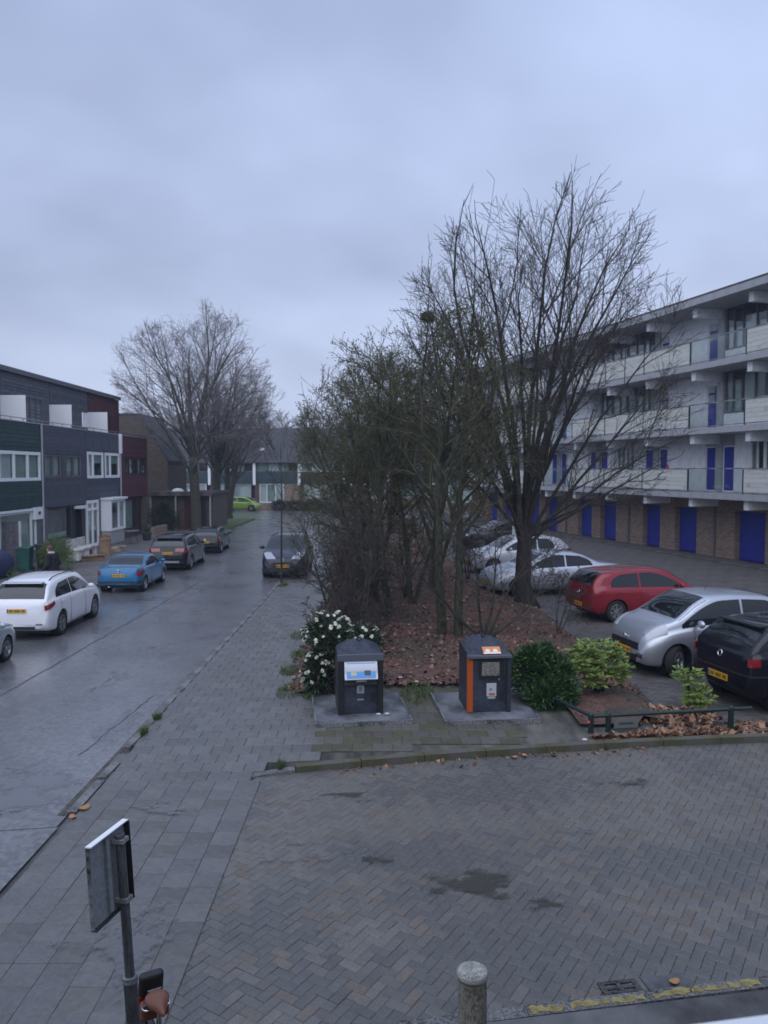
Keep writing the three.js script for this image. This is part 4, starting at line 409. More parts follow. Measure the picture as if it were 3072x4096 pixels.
// bare street trees at the left
{ const st = (seed, label, x, d, h, r, lean, w) => { const R = rng(seed + 3), env = [lean * 0.6, h * 0.6, 0, w, h * 0.4, w * 0.8, 0.14], starts = []; for (let i = 0; i < 20; i++) { const y = 1 - (i + 0.5) / 20 * 1.5, a = i * 2.39996 + seed, s = Math.sqrt(Math.max(0, 1 - y * y)), to = V(env[0] + Math.cos(a) * s * env[3], env[1] + y * env[4], Math.sin(a) * s * env[5]), p = V(lean * (0.25 + 0.02 * i % 6), h * (0.24 + 0.03 * (i % 7)), 0), go = to.clone().sub(p), l = go.length(); go.normalize().add(V(0, 0.3, 0)).normalize(); starts.push({ p, dir: go, len: l * 1.05, r: r * lerp(0.2, 0.36, clamp(y + 0.4)) * (0.8 + R() * 0.4), lvl: 1, to }); }
    return placeTree('street_tree', label, 'tree', x, 0.0, d, { seed, env, minR: 0.0065, starts, trunks: [{ pts: [V(0, -0.1, 0), V(0, 0.4, 0), V(lean * 0.1, h * 0.15, 0), V(lean * 0.35, h * 0.3, 0), V(lean * 0.7, h * 0.5, 0.1), V(lean, h * 0.72, 0)], rad: [r * 1.5, r * 1.05, r, r * 0.85, r * 0.5, r * 0.12] }], woodLvl: 1, levels: [{}, { wob: 0.24, up: 0.03 }, { n: w > 5 ? 9 : 6, len: 0.42, ang: 0.6, up: 0.04, wob: 0.3, r: 0.55, from: 0.2 }, { n: w > 5 ? 9 : 7, len: 0.5, ang: 0.65, up: 0.03, wob: 0.35, r: 0.55, from: 0.1 }, { n: 7, len: 0.5, ang: 0.7, up: 0, wob: 0.4, r: 0.6, from: 0.1 }] }, bark(0.06, 0.056, 0.04), twigGrey, 'bare street trees at the left bend'); };
  st(401, 'thickest bare street tree in front of the garages', -12.75, 52.4, 15.2, 0.34, -0.4, 5.2);
  st(402, 'bare street tree just right of the garages', -12.7, 58.5, 13.4, 0.3, 0.3, 4.4);
  st(403, 'bare street tree behind, nearest the green car', -14.4, 71, 12.2, 0.28, 0.1, 4);
  st(404, 'leaning slim street tree in front of the green car', -13.3, 66.5, 13, 0.24, 1.4, 4.4);
  // distant trees above the far roofs
  const far = (seed, label, x, d, h) => placeTree('distant_tree', label, 'tree', x, 0, d, { seed, minR: 0.02, starts: [[-0.6, 0.8, 0.2], [-0.3, 1, -0.3], [0, 1, 0.2], [0.3, 1, -0.2], [0.6, 0.8, 0.1], [0.8, 0.5, 0]].map(([a, b, c], i) => ({ p: V(0, h * (0.25 + 0.03 * i), 0), dir: V(a, b, c), len: h * 0.62, r: 0.14, lvl: 1 })), trunks: [{ pts: [V(0, -0.1, 0), V(0, h * 0.3, 0), V(0, h * 0.6, 0)], rad: [0.35, 0.25, 0.1] }], woodLvl: 1, levels: [{}, { wob: 0.2, up: 0.05 }, { n: 8, len: 0.45, ang: 0.6, up: 0.05, wob: 0.3, r: 0.6 }, { n: 7, len: 0.5, ang: 0.65, up: 0, wob: 0.35, r: 0.55 }, { n: 3, len: 0.5, ang: 0.7, wob: 0.4, r: 0.6 }] }, barkGrey, twigGrey, 'distant trees behind the end row');
  far(501, 'distant bare tree above the end row, left of the thicket', -11.5, 108, 11.5); far(502, 'distant bare tree above the end row, partly behind the thicket', -8, 112, 12.5); far(503, 'distant bare tree behind the leaning street tree', -17, 110, 11.5); far(504, 'distant bare tree hidden behind the thicket', -2.5, 110, 12.5); far(505, 'distant bare tree between thicket and flats', 5, 104, 12.5);
}
// garden plants
function leafShrub(name, label, x, y, d, blobs, n, len, wid, matsL, seed, group, whorl) { const t = thing(name, label, 'shrub', [x, y, -d], 0, group), R = rng(seed), Ls = matsL.map(() => new Leaves()), W = new Limbs();
  for (let i = 0; i < n; i++) { const b = blobs[Math.floor(R() * blobs.length)], q = R() * 6.283, c = R() * 2 - 1, s = Math.sqrt(1 - c * c), r = Math.pow(R(), 0.35) * (0.5 + 0.95 * fbm(Math.cos(q) * 2.4 + 5, c * 2.4 + Math.sin(q) * 2 + seed, 0, 3, seed)), dir = V(Math.cos(q) * s, c, Math.sin(q) * s), p = V(b[0] + dir.x * b[3] * r, b[1] + dir.y * b[4] * r, b[2] + dir.z * b[5] * r); if (p.y < 0.02) continue; const L = Ls[Math.floor(R() * R() * matsL.length)]; if (whorl) { const ax = dir.clone().add(V(0, 0.6, 0)).normalize(), m = 5; for (let k = 0; k < m; k++) { const a = k / m * 6.283 + R(), o = V(Math.cos(a), 0, Math.sin(a)).addScaledVector(ax, 0.35 + R() * 0.4).normalize(); L.leaf(p, R, len * (0.7 + R() * 0.6), wid, o); } } else L.leaf(p, R, len * (0.6 + R() * 0.8), wid, dir.clone().multiplyScalar(0.8).add(V(R() - 0.5, R() - 0.4, R() - 0.5)).normalize()); }
  for (let i = 0; i < 14; i++) { const b = blobs[i % blobs.length]; W.tube([V((R() - 0.5) * 0.15, -0.05, (R() - 0.5) * 0.15), V(b[0] * 0.5, b[1] * 0.5, b[2] * 0.5), V(b[0] + (R() - 0.5) * b[3], b[1] + R() * b[4] * 0.5, b[2] + (R() - 0.5) * b[5])], [0.014, 0.01, 0.004], 5); }
  part(t, 'stems', W.geo(), barkMoss); Ls.forEach((L, i) => { if (L.P.length) part(t, 'foliage', L.geo(), matsL[i]); }); return t; }
leafShrub('evergreen_shrub', 'dense dark green shrub right of the bin with the orange stripe', 2.72, 0.08, 13.55, [[0, 0.45, 0, 0.5, 0.45, 0.45], [0.25, 0.3, 0.1, 0.42, 0.36, 0.4], [-0.25, 0.55, -0.1, 0.35, 0.35, 0.35], [0.1, 0.22, 0.35, 0.4, 0.26, 0.3], [0.32, 0.55, -0.15, 0.28, 0.3, 0.3], [0.42, 0.25, 0.3, 0.22, 0.28, 0.25], [-0.1, 0.8, 0, 0.22, 0.22, 0.22], [0.15, 0.75, -0.2, 0.18, 0.26, 0.2], [0.5, 0.4, 0, 0.16, 0.3, 0.2]], 7600, 0.1, 0.034, [leafMid, M(0.05, 0.115, 0.024, 0.5, { side: THREE.DoubleSide }), leafDeep, M(0.09, 0.16, 0.03, 0.5, { side: THREE.DoubleSide })], 611);
leafShrub('spotted_shrub', 'bright yellow green leafy shrub left of the silver car', 3.95, 0.08, 13.95, [[-0.05, 0.78, 0, 0.42, 0.26, 0.35], [-0.32, 0.62, 0, 0.25, 0.32, 0.25], [0.22, 0.58, 0.1, 0.24, 0.28, 0.25], [-0.1, 0.45, 0.2, 0.28, 0.25, 0.22]], 330, 0.13, 0.05, [leafYellow, leafYellow2], 622, null, true);
leafShrub('spotted_shrub', 'small yellow green shrub behind the right end of the low rail', 5.35, 0.02, 13.35, [[-0.05, 0.55, 0, 0.26, 0.14, 0.22], [0.1, 0.3, 0.1, 0.22, 0.2, 0.2], [-0.02, 0.12, 0.2, 0.16, 0.14, 0.16]], 120, 0.12, 0.05, [leafYellow, leafYellow2], 633, null, true);
{ const t = leafShrub('flowering_shrub', 'dark leaved shrub with white flower heads behind the bin with the blue panel', -0.72, 0.08, 14.0, [[-0.3, 1.12, 0.05, 0.42, 0.4, 0.35], [0.3, 0.95, -0.1, 0.38, 0.3, 0.32], [-0.15, 0.7, -0.05, 0.5, 0.5, 0.35], [-0.48, 0.42, 0.15, 0.25, 0.36, 0.25]], 3400, 0.1, 0.045, [M(0.022, 0.04, 0.018, 0.55, { side: THREE.DoubleSide }), leafDeep], 644), R = rng(645);
  const head = [0, 1, 2].map(i => { const r = rng(900 + i), l = []; for (let k = 0; k < 16; k++) { const q = r() * 6.283, f = Math.sqrt(r()) * 0.042, g = new THREE.IcosahedronGeometry(0.011 + r() * 0.008, 0); g.scale(1, 0.7, 1); g.translate(Math.cos(q) * f, 0.014 - f * f * 6, Math.sin(q) * f); l.push(g); } return merge(l); }), fm = [M(0.5, 0.5, 0.4, 0.8), M(0.38, 0.4, 0.3, 0.8), M(0.6, 0.6, 0.5, 0.8)];
  const spots = [[-0.3, 1.14, 0.05, 0.46, 0.44, 0.38, 70], [0.32, 0.97, -0.08, 0.4, 0.32, 0.34, 36], [-0.5, 0.44, 0.17, 0.28, 0.4, 0.27, 34]]; for (const [x, y, z, a, b, c, n] of spots) for (let i = 0; i < n; i++) { const q = R() * 6.283, e = R() * 1.5 - 0.35, s = Math.cos(e), m = part(t, 'flower_head', head[i % 3], fm[Math.floor(R() * 3)]); m.position.set(x + Math.cos(q) * s * a, y + Math.sin(e) * b, z + Math.sin(q) * s * c); m.rotation.set(Math.sin(q) * s, R() * 6, -Math.cos(q) * s); m.scale.setScalar(0.45 + R() * 0.6); } }
leafShrub('garden_grass', 'feathery green garden plant behind the person in the black coat', -13.55, 0.09, 31.9, [[0, 0.85, 0, 0.5, 0.55, 0.5], [0.25, 0.45, 0.1, 0.5, 0.45, 0.4], [-0.3, 0.6, 0, 0.4, 0.4, 0.4]], 2600, 0.22, 0.02, [M(0.10, 0.15, 0.04, 0.6, { side: THREE.DoubleSide }), M(0.07, 0.11, 0.03, 0.6, { side: THREE.DoubleSide })], 655);
leafShrub('garden_shrub', 'dull green shrub growing against the garages', -15.6, 0.07, 52.9, [[0, 0.9, 0, 0.9, 0.9, 0.4], [1.0, 0.7, 0, 0.7, 0.7, 0.4], [0.5, 1.5, -0.1, 0.5, 0.6, 0.3]], 3500, 0.12, 0.06, [M(0.045, 0.06, 0.025, 0.7, { side: THREE.DoubleSide }), leafDeep], 666);
leafShrub('garden_shrub', 'low green shrub at the left picture edge below the grey fence', -15.0, 0.09, 29.6, [[0, 0.2, 0, 0.8, 0.22, 0.8]], 1200, 0.12, 0.03, [leafYellow2, leafMid], 677);
leafShrub('low_hedge', 'low dark hedge left of the green car at the street end', -9.2, 0, 80, [[-1.6, 0.5, 0, 1, 0.6, 0.5], [0, 0.5, 0, 1, 0.6, 0.5], [1.6, 0.5, 0, 1, 0.6, 0.5]], 2500, 0.2, 0.1, [M(0.035, 0.04, 0.02, 0.8, { side: THREE.DoubleSide })], 688);
{ const g = new THREE.BufferGeometry(); g.setAttribute('position', new THREE.Float32BufferAttribute([-0.004, 0, 0, 0.004, 0, 0, 0.006, 0.5, 0.06, -0.004, 0, 0, 0.006, 0.5, 0.06, 0.002, 0.5, 0.06, 0.002, 0.5, 0.06, 0.006, 0.5, 0.06, 0.01, 1, 0.3], 3)); g.computeVertexNormals(); const R = rng(71), n = 2600, im = new THREE.InstancedMesh(g, M(1, 1, 1, 0.7, { side: THREE.DoubleSide }), n), o = new THREE.Object3D(), c = new THREE.Color(), spots = [[-1.75, 14.15, 0.28], [-1.95, 15.6, 0.2], [-1.9, 17, 0.2], [-1.3, 13.95, 0.2], [-0.9, 13.75, 0.25], [0.55, 13.9, 0.3], [0.7, 14.3, 0.3], [-2.1, 19, 0.25], [-3.6, 27.4, 0.2], [-3.75, 12.6, 0.06], [-3.76, 11.9, 0.05], [-1.45, 10.62, 0.04]];
  for (let i = 0; i < n; i++) { const s = spots[i % spots.length], q = R() * 6.283, r = s[2] * Math.sqrt(R()) * 1.3, x = s[0] + Math.cos(q) * r * 0.7, d = s[1] + Math.sin(q) * r * 1.5; o.position.set(x, hTile(Math.max(x, -3.9), d) + 0.0, -d); o.rotation.set((R() - 0.5) * 0.9, R() * 6.28, (R() - 0.5) * 0.9); o.scale.set(1 + R(), 0.05 + R() * 0.09, 0.1 + R() * 0.2); o.updateMatrix(); im.setMatrixAt(i, o.matrix); const k = 0.6 + R() * 0.8; c.setRGB(0.06 * k, 0.10 * k, 0.022 * k); im.setColorAt(i, c); } im.name = 'grass_tufts'; tag(im, 'green grass tufts along the pavement and bed edges', 'grass', null, 'stuff'); scene.add(im); }
// ---------- cars ----------
function curve(pts) { return s => { let i = 0; while (i < pts.length - 2 && s > pts[i + 1][0]) i++; const [a, y0] = pts[i], [b, y1] = pts[i + 1], t = clamp((s - a) / (b - a)); const m = k => { const p = pts[Math.max(0, k - 1)], n = pts[Math.min(pts.length - 1, k + 1)]; const dl = (pts[k][1] - p[1]) / Math.max(1e-6, pts[k][0] - p[0]), dr = (n[1] - pts[k][1]) / Math.max(1e-6, n[0] - pts[k][0]); return k === 0 ? dr : k === pts.length - 1 ? dl : dl * dr <= 0 ? 0 : 2 * dl * dr / (dl + dr); }; const h = b - a, t2 = t * t, t3 = t2 * t; return (2 * t3 - 3 * t2 + 1) * y0 + (t3 - 2 * t2 + t) * h * m(i) + (-2 * t3 + 3 * t2) * y1 + (t3 - t2) * h * m(i + 1); }; }
const csg = new Evaluator(); csg.useGroups = false; csg.attributes = ['position', 'normal', 'uv'];
const carPaint = (r, g, b, metal = 0.25) => M(r, g, b, 0.42, { metalness: metal, clearcoat: 0.8, clearcoatRoughness: 0.05, specularIntensity: r + g + b < 0.1 ? 0.2 : 0.7 });
const wheelGeo = {};
function wheelParts(r, spokes) { return wheelGeo[r + '|' + spokes] ??= (() => { const w = 0.1, tyre = new THREE.LatheGeometry([[r * 0.64, -w * 0.85], [r * 0.8, -w], [r * 0.95, -w * 0.9], [r, -w * 0.6], [r, w * 0.6], [r * 0.95, w * 0.9], [r * 0.8, w], [r * 0.64, w * 0.85]].map(p => new THREE.Vector2(...p)), 32); tyre.rotateZ(Math.PI / 2);
  const l = []; const ring = new THREE.LatheGeometry([[r * 0.66, w * 0.3], [r * 0.66, w * 0.9], [r * 0.6, w * 0.86], [r * 0.58, w * 0.1], [r * 0.3, 0]].map(p => new THREE.Vector2(...p)), 32); ring.rotateZ(-Math.PI / 2); l.push(ring.toNonIndexed()); for (let k = 0; k < spokes; k++) { const g = boxG(w * 0.45, w * 0.82, r * 0.1, r * 0.62, -r * (spokes > 6 ? 0.05 : 0.085), r * (spokes > 6 ? 0.05 : 0.085)); g.rotateX(k / spokes * 6.2832); l.push(g); } const hub = new THREE.CylinderGeometry(r * 0.17, r * 0.2, 0.03, 16); hub.rotateZ(-Math.PI / 2); hub.translate(w * 0.8, 0, 0); l.push(hub); return { tyre, rim: merge(l) }; })(); }
function makeCar(name, label, S, x, d, heading, paint, y = 0) {
  const t = thing(name, label, S.cat || 'car', [x, y, -d], heading); t.scale.setScalar(S.scale ?? 1); if (S.stretch) t.scale.multiply(V(...S.stretch)); const { L } = S, top = curve(S.top), belt = curve(S.belt), plan = curve(S.plan), bot = curve(S.bot), tan = S.tumble ?? 0.3;
  const sec = s => { const yb = bot(s), yt = top(s), w = plan(s), be = Math.min(belt(s), yt - 0.025), gh = yt - be, wr = 0.93 * w - tan * gh, k = clamp(gh / 0.35, 0.08, 1); return [[0, yb], [0.5 * w, yb], [0.84 * w, yb + 0.004], [0.93 * w, yb + 0.035], [0.975 * w, yb + 0.1], [0.995 * w, lerp(yb, be, 0.42)], [w, lerp(yb, be, 0.58)], [0.99 * w, lerp(yb, be, 0.78)], [0.965 * w, lerp(yb, be, 0.93)], [0.945 * w, be - 0.012], [0.93 * w, be], [lerp(0.93 * w, wr, 0.33), lerp(be, yt, 0.32)], [lerp(0.93 * w, wr, 0.66), lerp(be, yt, 0.62)], [wr + 0.008 * k, yt - 0.085 * k], [wr - 0.025 * k, yt - 0.048 * k], [wr - 0.09 * k, yt - 0.024 * k], [wr * 0.55, yt - 0.007 * k], [0, yt]]; };
  const widthAt = (s, yy) => { const p = sec(s); for (let i = 5; i < p.length - 1; i++) if (yy >= p[i][1] && yy <= p[i + 1][1]) return lerp(p[i][0], p[i + 1][0], (yy - p[i][1]) / Math.max(1e-6, p[i + 1][1] - p[i][1])); return yy < p[5][1] ? p[5][0] : p[p.length - 4][0]; };
  const topAt = (s, xx) => { const p = sec(s); xx = Math.abs(xx); for (let i = p.length - 1; i > 8; i--) if (xx >= p[i][0] && xx <= p[i - 1][0]) return lerp(p[i][1], p[i - 1][1], (xx - p[i][0]) / Math.max(1e-6, p[i - 1][0] - p[i][0])); return p[10][1]; };
  const roofW = s => sec(s)[14][0];
  // body shell
  const st = []; for (let i = 0; i <= 10; i++) st.push(0.3 * Math.pow(i / 10, 1.7)); const n = 46; for (let i = 1; i < n; i++) st.push(lerp(0.3, L - 0.3, i / n)); for (let i = 10; i >= 0; i--) st.push(L - 0.3 * Math.pow(i / 10, 1.7));
  const P = [], U = [], I = [], m = 18, ring = 2 * m - 2; for (const s of st) { const p = sec(s); for (let k = 0; k < m; k++) { P.push(p[k][0], p[k][1], L / 2 - s); U.push(s, k * 0.1); } for (let k = m - 2; k > 0; k--) { P.push(-p[k][0], p[k][1], L / 2 - s); U.push(s, k * 0.1); } }
  for (let i = 0; i + 1 < st.length; i++) for (let k = 0; k < ring; k++) { const a = i * ring + k, b = i * ring + (k + 1) % ring, c = a + ring, e = b + ring; I.push(a, c, b, b, c, e); }
  for (const [row, flip] of [[0, false], [st.length - 1, true]]) { const c = P.length / 3, s = st[row], p = sec(s); P.push(0, (p[0][1] + p[17][1]) / 2, L / 2 - s); U.push(0, 0); for (let k = 0; k < ring; k++) { const a = row * ring + k, b = row * ring + (k + 1) % ring; flip ? I.push(c, b, a) : I.push(c, a, b); } }
  for (let i = 0; i < I.length; i += 3) { const q = I[i + 1]; I[i + 1] = I[i + 2]; I[i + 2] = q; }
  let g = new THREE.BufferGeometry(); g.setAttribute('position', new THREE.Float32BufferAttribute(P, 3)); g.setAttribute('uv', new THREE.Float32BufferAttribute(U, 2)); g.setIndex(I); g.computeVertexNormals();
  { const a = new THREE.Vector3(P[ring * 20 * 3 + 18], 0, 0); const nn = g.attributes.normal, i0 = ring * 20 + 6; if (nn.getX(i0) < 0) { for (let i = 0; i < I.length; i += 3) { const q = I[i + 1]; I[i + 1] = I[i + 2]; I[i + 2] = q; } g.setIndex(I); g.computeVertexNormals(); } }
  let brush = new Brush(g); brush.updateMatrixWorld(); const wr_ = S.wheel;
  for (const s of [S.rear, S.front]) for (const sd of [-1, 1]) { const c = new THREE.CylinderGeometry(wr_ * 1.16, wr_ * 1.16, 0.5, 36); c.rotateZ(Math.PI / 2); c.translate(sd * (plan(s) + 0.25 - 0.24), wr_ * 1.02, L / 2 - s); const b = new Brush(c); b.updateMatrixWorld(); brush = csg.evaluate(brush, b, SUBTRACTION); }
  const body = part(t, 'body', toCreasedNormals(brush.geometry, 0.7), paint);
  // a patch that follows the skin: f(u, v) -> [x, y, s], closed by a skirt
  const patch = (parent, nm, mat, f, nu, nv, lift = 0.007, both = true) => { for (const sd of both ? [1, -1] : [1]) { const Q = [], J = [], base = []; const pt = (u, v) => { const [a, b, c] = f(u, v); return V(a * sd, b, L / 2 - c); }, e = 0.01; for (let i = 0; i <= nu; i++) for (let j = 0; j <= nv; j++) { const u = i / nu, v = j / nv, p = pt(u, v), du = pt(Math.min(1, u + e), v).sub(pt(Math.max(0, u - e), v)), dv = pt(u, Math.min(1, v + e)).sub(pt(u, Math.max(0, v - e))), nn = du.cross(dv).normalize(); if (nn.dot(V(p.x, (p.y - 0.75) * 1.5, p.z * 0.35)) < 0) nn.negate(); base.push([p, nn]); }
      for (const [p, nn] of base) { const q = p.clone().addScaledVector(nn, lift); Q.push(q.x, q.y, q.z); } const N1 = base.length; for (const [p, nn] of base) { const q = p.clone().addScaledVector(nn, -0.012); Q.push(q.x, q.y, q.z); } const id = (i, j) => i * (nv + 1) + j;
      for (let i = 0; i < nu; i++) for (let j = 0; j < nv; j++) J.push(id(i, j), id(i + 1, j), id(i, j + 1), id(i + 1, j), id(i + 1, j + 1), id(i, j + 1)); const edge = []; for (let i = 0; i < nu; i++) { edge.push([id(i, 0), id(i + 1, 0)], [id(i + 1, nv), id(i, nv)]); } for (let j = 0; j < nv; j++) edge.push([id(nu, j), id(nu, j + 1)], [id(0, j + 1), id(0, j)]); for (const [a, b] of edge) J.push(a, N1 + a, b, b, N1 + a, N1 + b);
      const pg = new THREE.BufferGeometry(); pg.setAttribute('position', new THREE.Float32BufferAttribute(Q, 3)); pg.setAttribute('uv', new THREE.Float32BufferAttribute(new Float32Array(Q.length / 3 * 2), 2)); pg.setIndex(J); part(parent, nm, toCreasedNormals(pg, 0.6), mat); } };
  const glass = S.glassMat || mats.carGlass, ws = S.screen, rw = S.rearGlass;
  patch(t, 'windscreen', glass, (u, v) => { const s = lerp(ws[0], ws[1], u), xx = lerp(-1, 1, v) * (roofW(s) + 0.03) * (ws[2] ?? 0.97); return [xx, topAt(s, xx), s]; }, 10, 12, 0.006, false);
  patch(t, 'rear_window', glass, (u, v) => { const s = lerp(rw[0], rw[1], u), xx = lerp(-1, 1, v) * roofW(s) * (rw[2] ?? 0.93); return [xx, topAt(s, xx), s]; }, 10, 12, 0.006, false);
  for (const w of S.windows) patch(t, 'side_window', glass, (u, v) => { const s = lerp(w[0], w[1], u), lo = belt(s) + 0.028, hi = Math.max(lo + 0.015, Math.min(w[2](u), top(s) - 0.1)), yy = lerp(lo, hi, v); return [widthAt(s, yy), yy, s]; }, 14, 5, 0.006);
  if (S.tail) patch(t, 'tail_light', mats.tailRed, (u, v) => { const [s0, s1, y0, y1, y2, y3] = S.tail, s = lerp(s0, s1, u), yy = lerp(lerp(y0, y2, u), lerp(y1, y3, u), v); return [widthAt(s, Math.min(yy, belt(s) - 0.01)), yy, s]; }, 10, 4, 0.016);
  if (S.tailBack) patch(t, 'tail_light', mats.tailRed, (u, v) => { const [s0, s1, f0, f1] = S.tailBack, s = lerp(s0, s1, u), xx = lerp(f0, f1, v) * sec(s)[10][0]; return [xx, topAt(s, xx), s]; }, 6, 6, 0.014);
  if (S.head) patch(t, 'headlight', mats.lampClear, (u, v) => { const [s0, s1, f0, f1, g0, g1] = S.head, s = lerp(s0, s1, u), xx = lerp(lerp(f0, g0, u), lerp(f1, g1, u), v) * sec(s)[10][0]; return [xx, topAt(s, xx), s]; }, 8, 6, 0.012);
  // shut lines of doors, bonnet and tailgate
  const seam = (nm, fn, k) => { const pts = []; for (let i = 0; i <= 14; i++) pts.push(V(...fn(i / 14))); const l = new Limbs(); l.tube(pts, pts.map(() => 0.006), 4); if (k) { l.tube(pts.map(p => V(-p.x, p.y, p.z)), pts.map(() => 0.006), 4); } part(body, nm, l.geo(), mats.black); };
  for (const s of S.doors) seam('door_seam', q => { const yy = lerp(bot(s) + 0.1, belt(s), q); return [widthAt(s, yy) + 0.0005, yy, L / 2 - s]; }, true);
  seam('sill_seam', q => { const s = lerp(S.doors[0], S.doors.at(-1), q), yy = bot(s) + 0.1; return [widthAt(s, yy) + 0.0005, yy, L / 2 - s]; }, true);
  for (const s of S.doors.slice(0, -1)) for (const sd of [-1, 1]) { const yy = belt(s) - 0.12, xx = sd * (widthAt(s + 0.12, yy) + 0.012), h = new THREE.SphereGeometry(1, 10, 6); h.scale(0.016, 0.016, 0.085); h.translate(xx, yy, L / 2 - s - 0.14); part(t, 'door_handle', h, S.trim || paint); }
  for (const sd of [-1, 1]) { const s = S.mirror, yy = belt(s) + 0.09, xx = sd * (plan(s) + 0.07), h = new THREE.SphereGeometry(1, 16, 10); h.scale(0.105, 0.075, 0.06); h.translate(xx, yy, L / 2 - s); part(t, 'mirror', merge([h, rod([sd * plan(s) * 0.92, yy - 0.05, L / 2 - s - 0.02], [xx, yy - 0.02, L / 2 - s], 0.018, 6)]), S.mirrorMat || paint); }
  // trim: bumper strips, lower skirts, grille, plates
  if (S.rearStrip) patch(t, 'bumper_trim', mats.darkPlastic, (u, v) => { const s = lerp(0.002, 0.42, u), yy = lerp(S.rearStrip[0], S.rearStrip[1], v); return [widthAt(s, yy), yy, s]; }, 10, 2, 0.01);
  if (S.frontStrip) patch(t, 'bumper_trim', mats.darkPlastic, (u, v) => { const s = lerp(L - 0.42, L - 0.002, u), yy = lerp(S.frontStrip[0], S.frontStrip[1], v); return [widthAt(s, yy), yy, s]; }, 10, 2, 0.01);
  const rz = L / 2 + 0.004, fz = -L / 2 - 0.004, wr0 = plan(0) * 0.92, wf0 = plan(L) * 0.92;
  if (S.rearStrip) bx(t, 'bumper_trim', mats.darkPlastic, -wr0, wr0, S.rearStrip[0], S.rearStrip[1], rz - 0.03, rz + 0.008);
  if (S.grille) for (const [w, y0, y1] of S.grille) bx(t, 'grille', mats.black, -w, w, y0, y1, fz - 0.006, fz + 0.05);
  const plateAt = (yy, zz, tilt) => { const p = part(t, 'number_plate', boxG(-0.26, 0.26, -0.055, 0.055, -0.006, 0.006), mats.plate); p.position.set(S.plateX || 0, yy, zz); p.rotation.x = tilt || 0; bx(p, 'plate_band', mats.plateBand, -0.255, -0.222, -0.05, 0.05, -0.009, 0.009); const marks = [-0.17, -0.115, -0.03, 0.02, 0.075, 0.16, 0.21].map((q, i) => boxG(q - 0.018, q + 0.018, -0.032 + (i % 3) * 0.004, 0.03, -0.0085, 0.0085)); part(p, 'plate_print', merge(marks), mats.plateInk); return p; };
  if (S.plateR) plateAt(S.plateR[0], L / 2 - S.plateR[1], S.plateR[2]); if (S.plateF) plateAt(S.plateF[0], -L / 2 + S.plateF[1], 0);
  if (S.badge) { const b = new THREE.TorusGeometry(0.05, 0.016, 8, 20); b.rotateX(S.badge[2] || 0); b.translate(0, S.badge[0], S.badge[1]); part(t, 'badge', b, mats.chrome); }
  if (S.extras) S.extras({ t, body, L, top, belt, plan, widthAt, topAt, sec, patch, seam });
  // wheels, liners
  const wp = wheelParts(wr_, S.spokes || 5);
  for (const s of [S.rear, S.front]) for (const sd of [-1, 1]) { const w = new THREE.Group(); w.name = 'wheel'; w.position.set(sd * (plan(s) - 0.115), wr_, L / 2 - s); if (sd < 0) w.rotation.y = Math.PI; if (s === S.front && S.steer) w.rotation.y += S.steer; t.add(w); part(w, 'tyre', wp.tyre, mats.rubber); part(w, 'rim', wp.rim, S.rimMat || mats.steel);
    const ln = new THREE.CylinderGeometry(wr_ * 1.13, wr_ * 1.13, 0.3, 28, 1, true, 0, 6.2832); ln.rotateZ(Math.PI / 2); ln.translate(sd * (plan(s) - 0.19), wr_ * 1.02, L / 2 - s); part(t, 'wheel_liner', ln, M(0.008, 0.008, 0.008, 0.9, { side: THREE.DoubleSide })); }
  bx(t, 'underbody', mats.black, -plan(L / 2) * 0.8, plan(L / 2) * 0.8, 0.16, bot(L / 2) + 0.05, -L / 2 + 0.35, L / 2 - 0.35);
  return t;
}
const arcTop = (a, b, c, e = 0.5) => u => u < e ? lerp(a, b, Math.sqrt(u / e)) : lerp(b, c, ((u - e) / (1 - e)) ** 1.6);
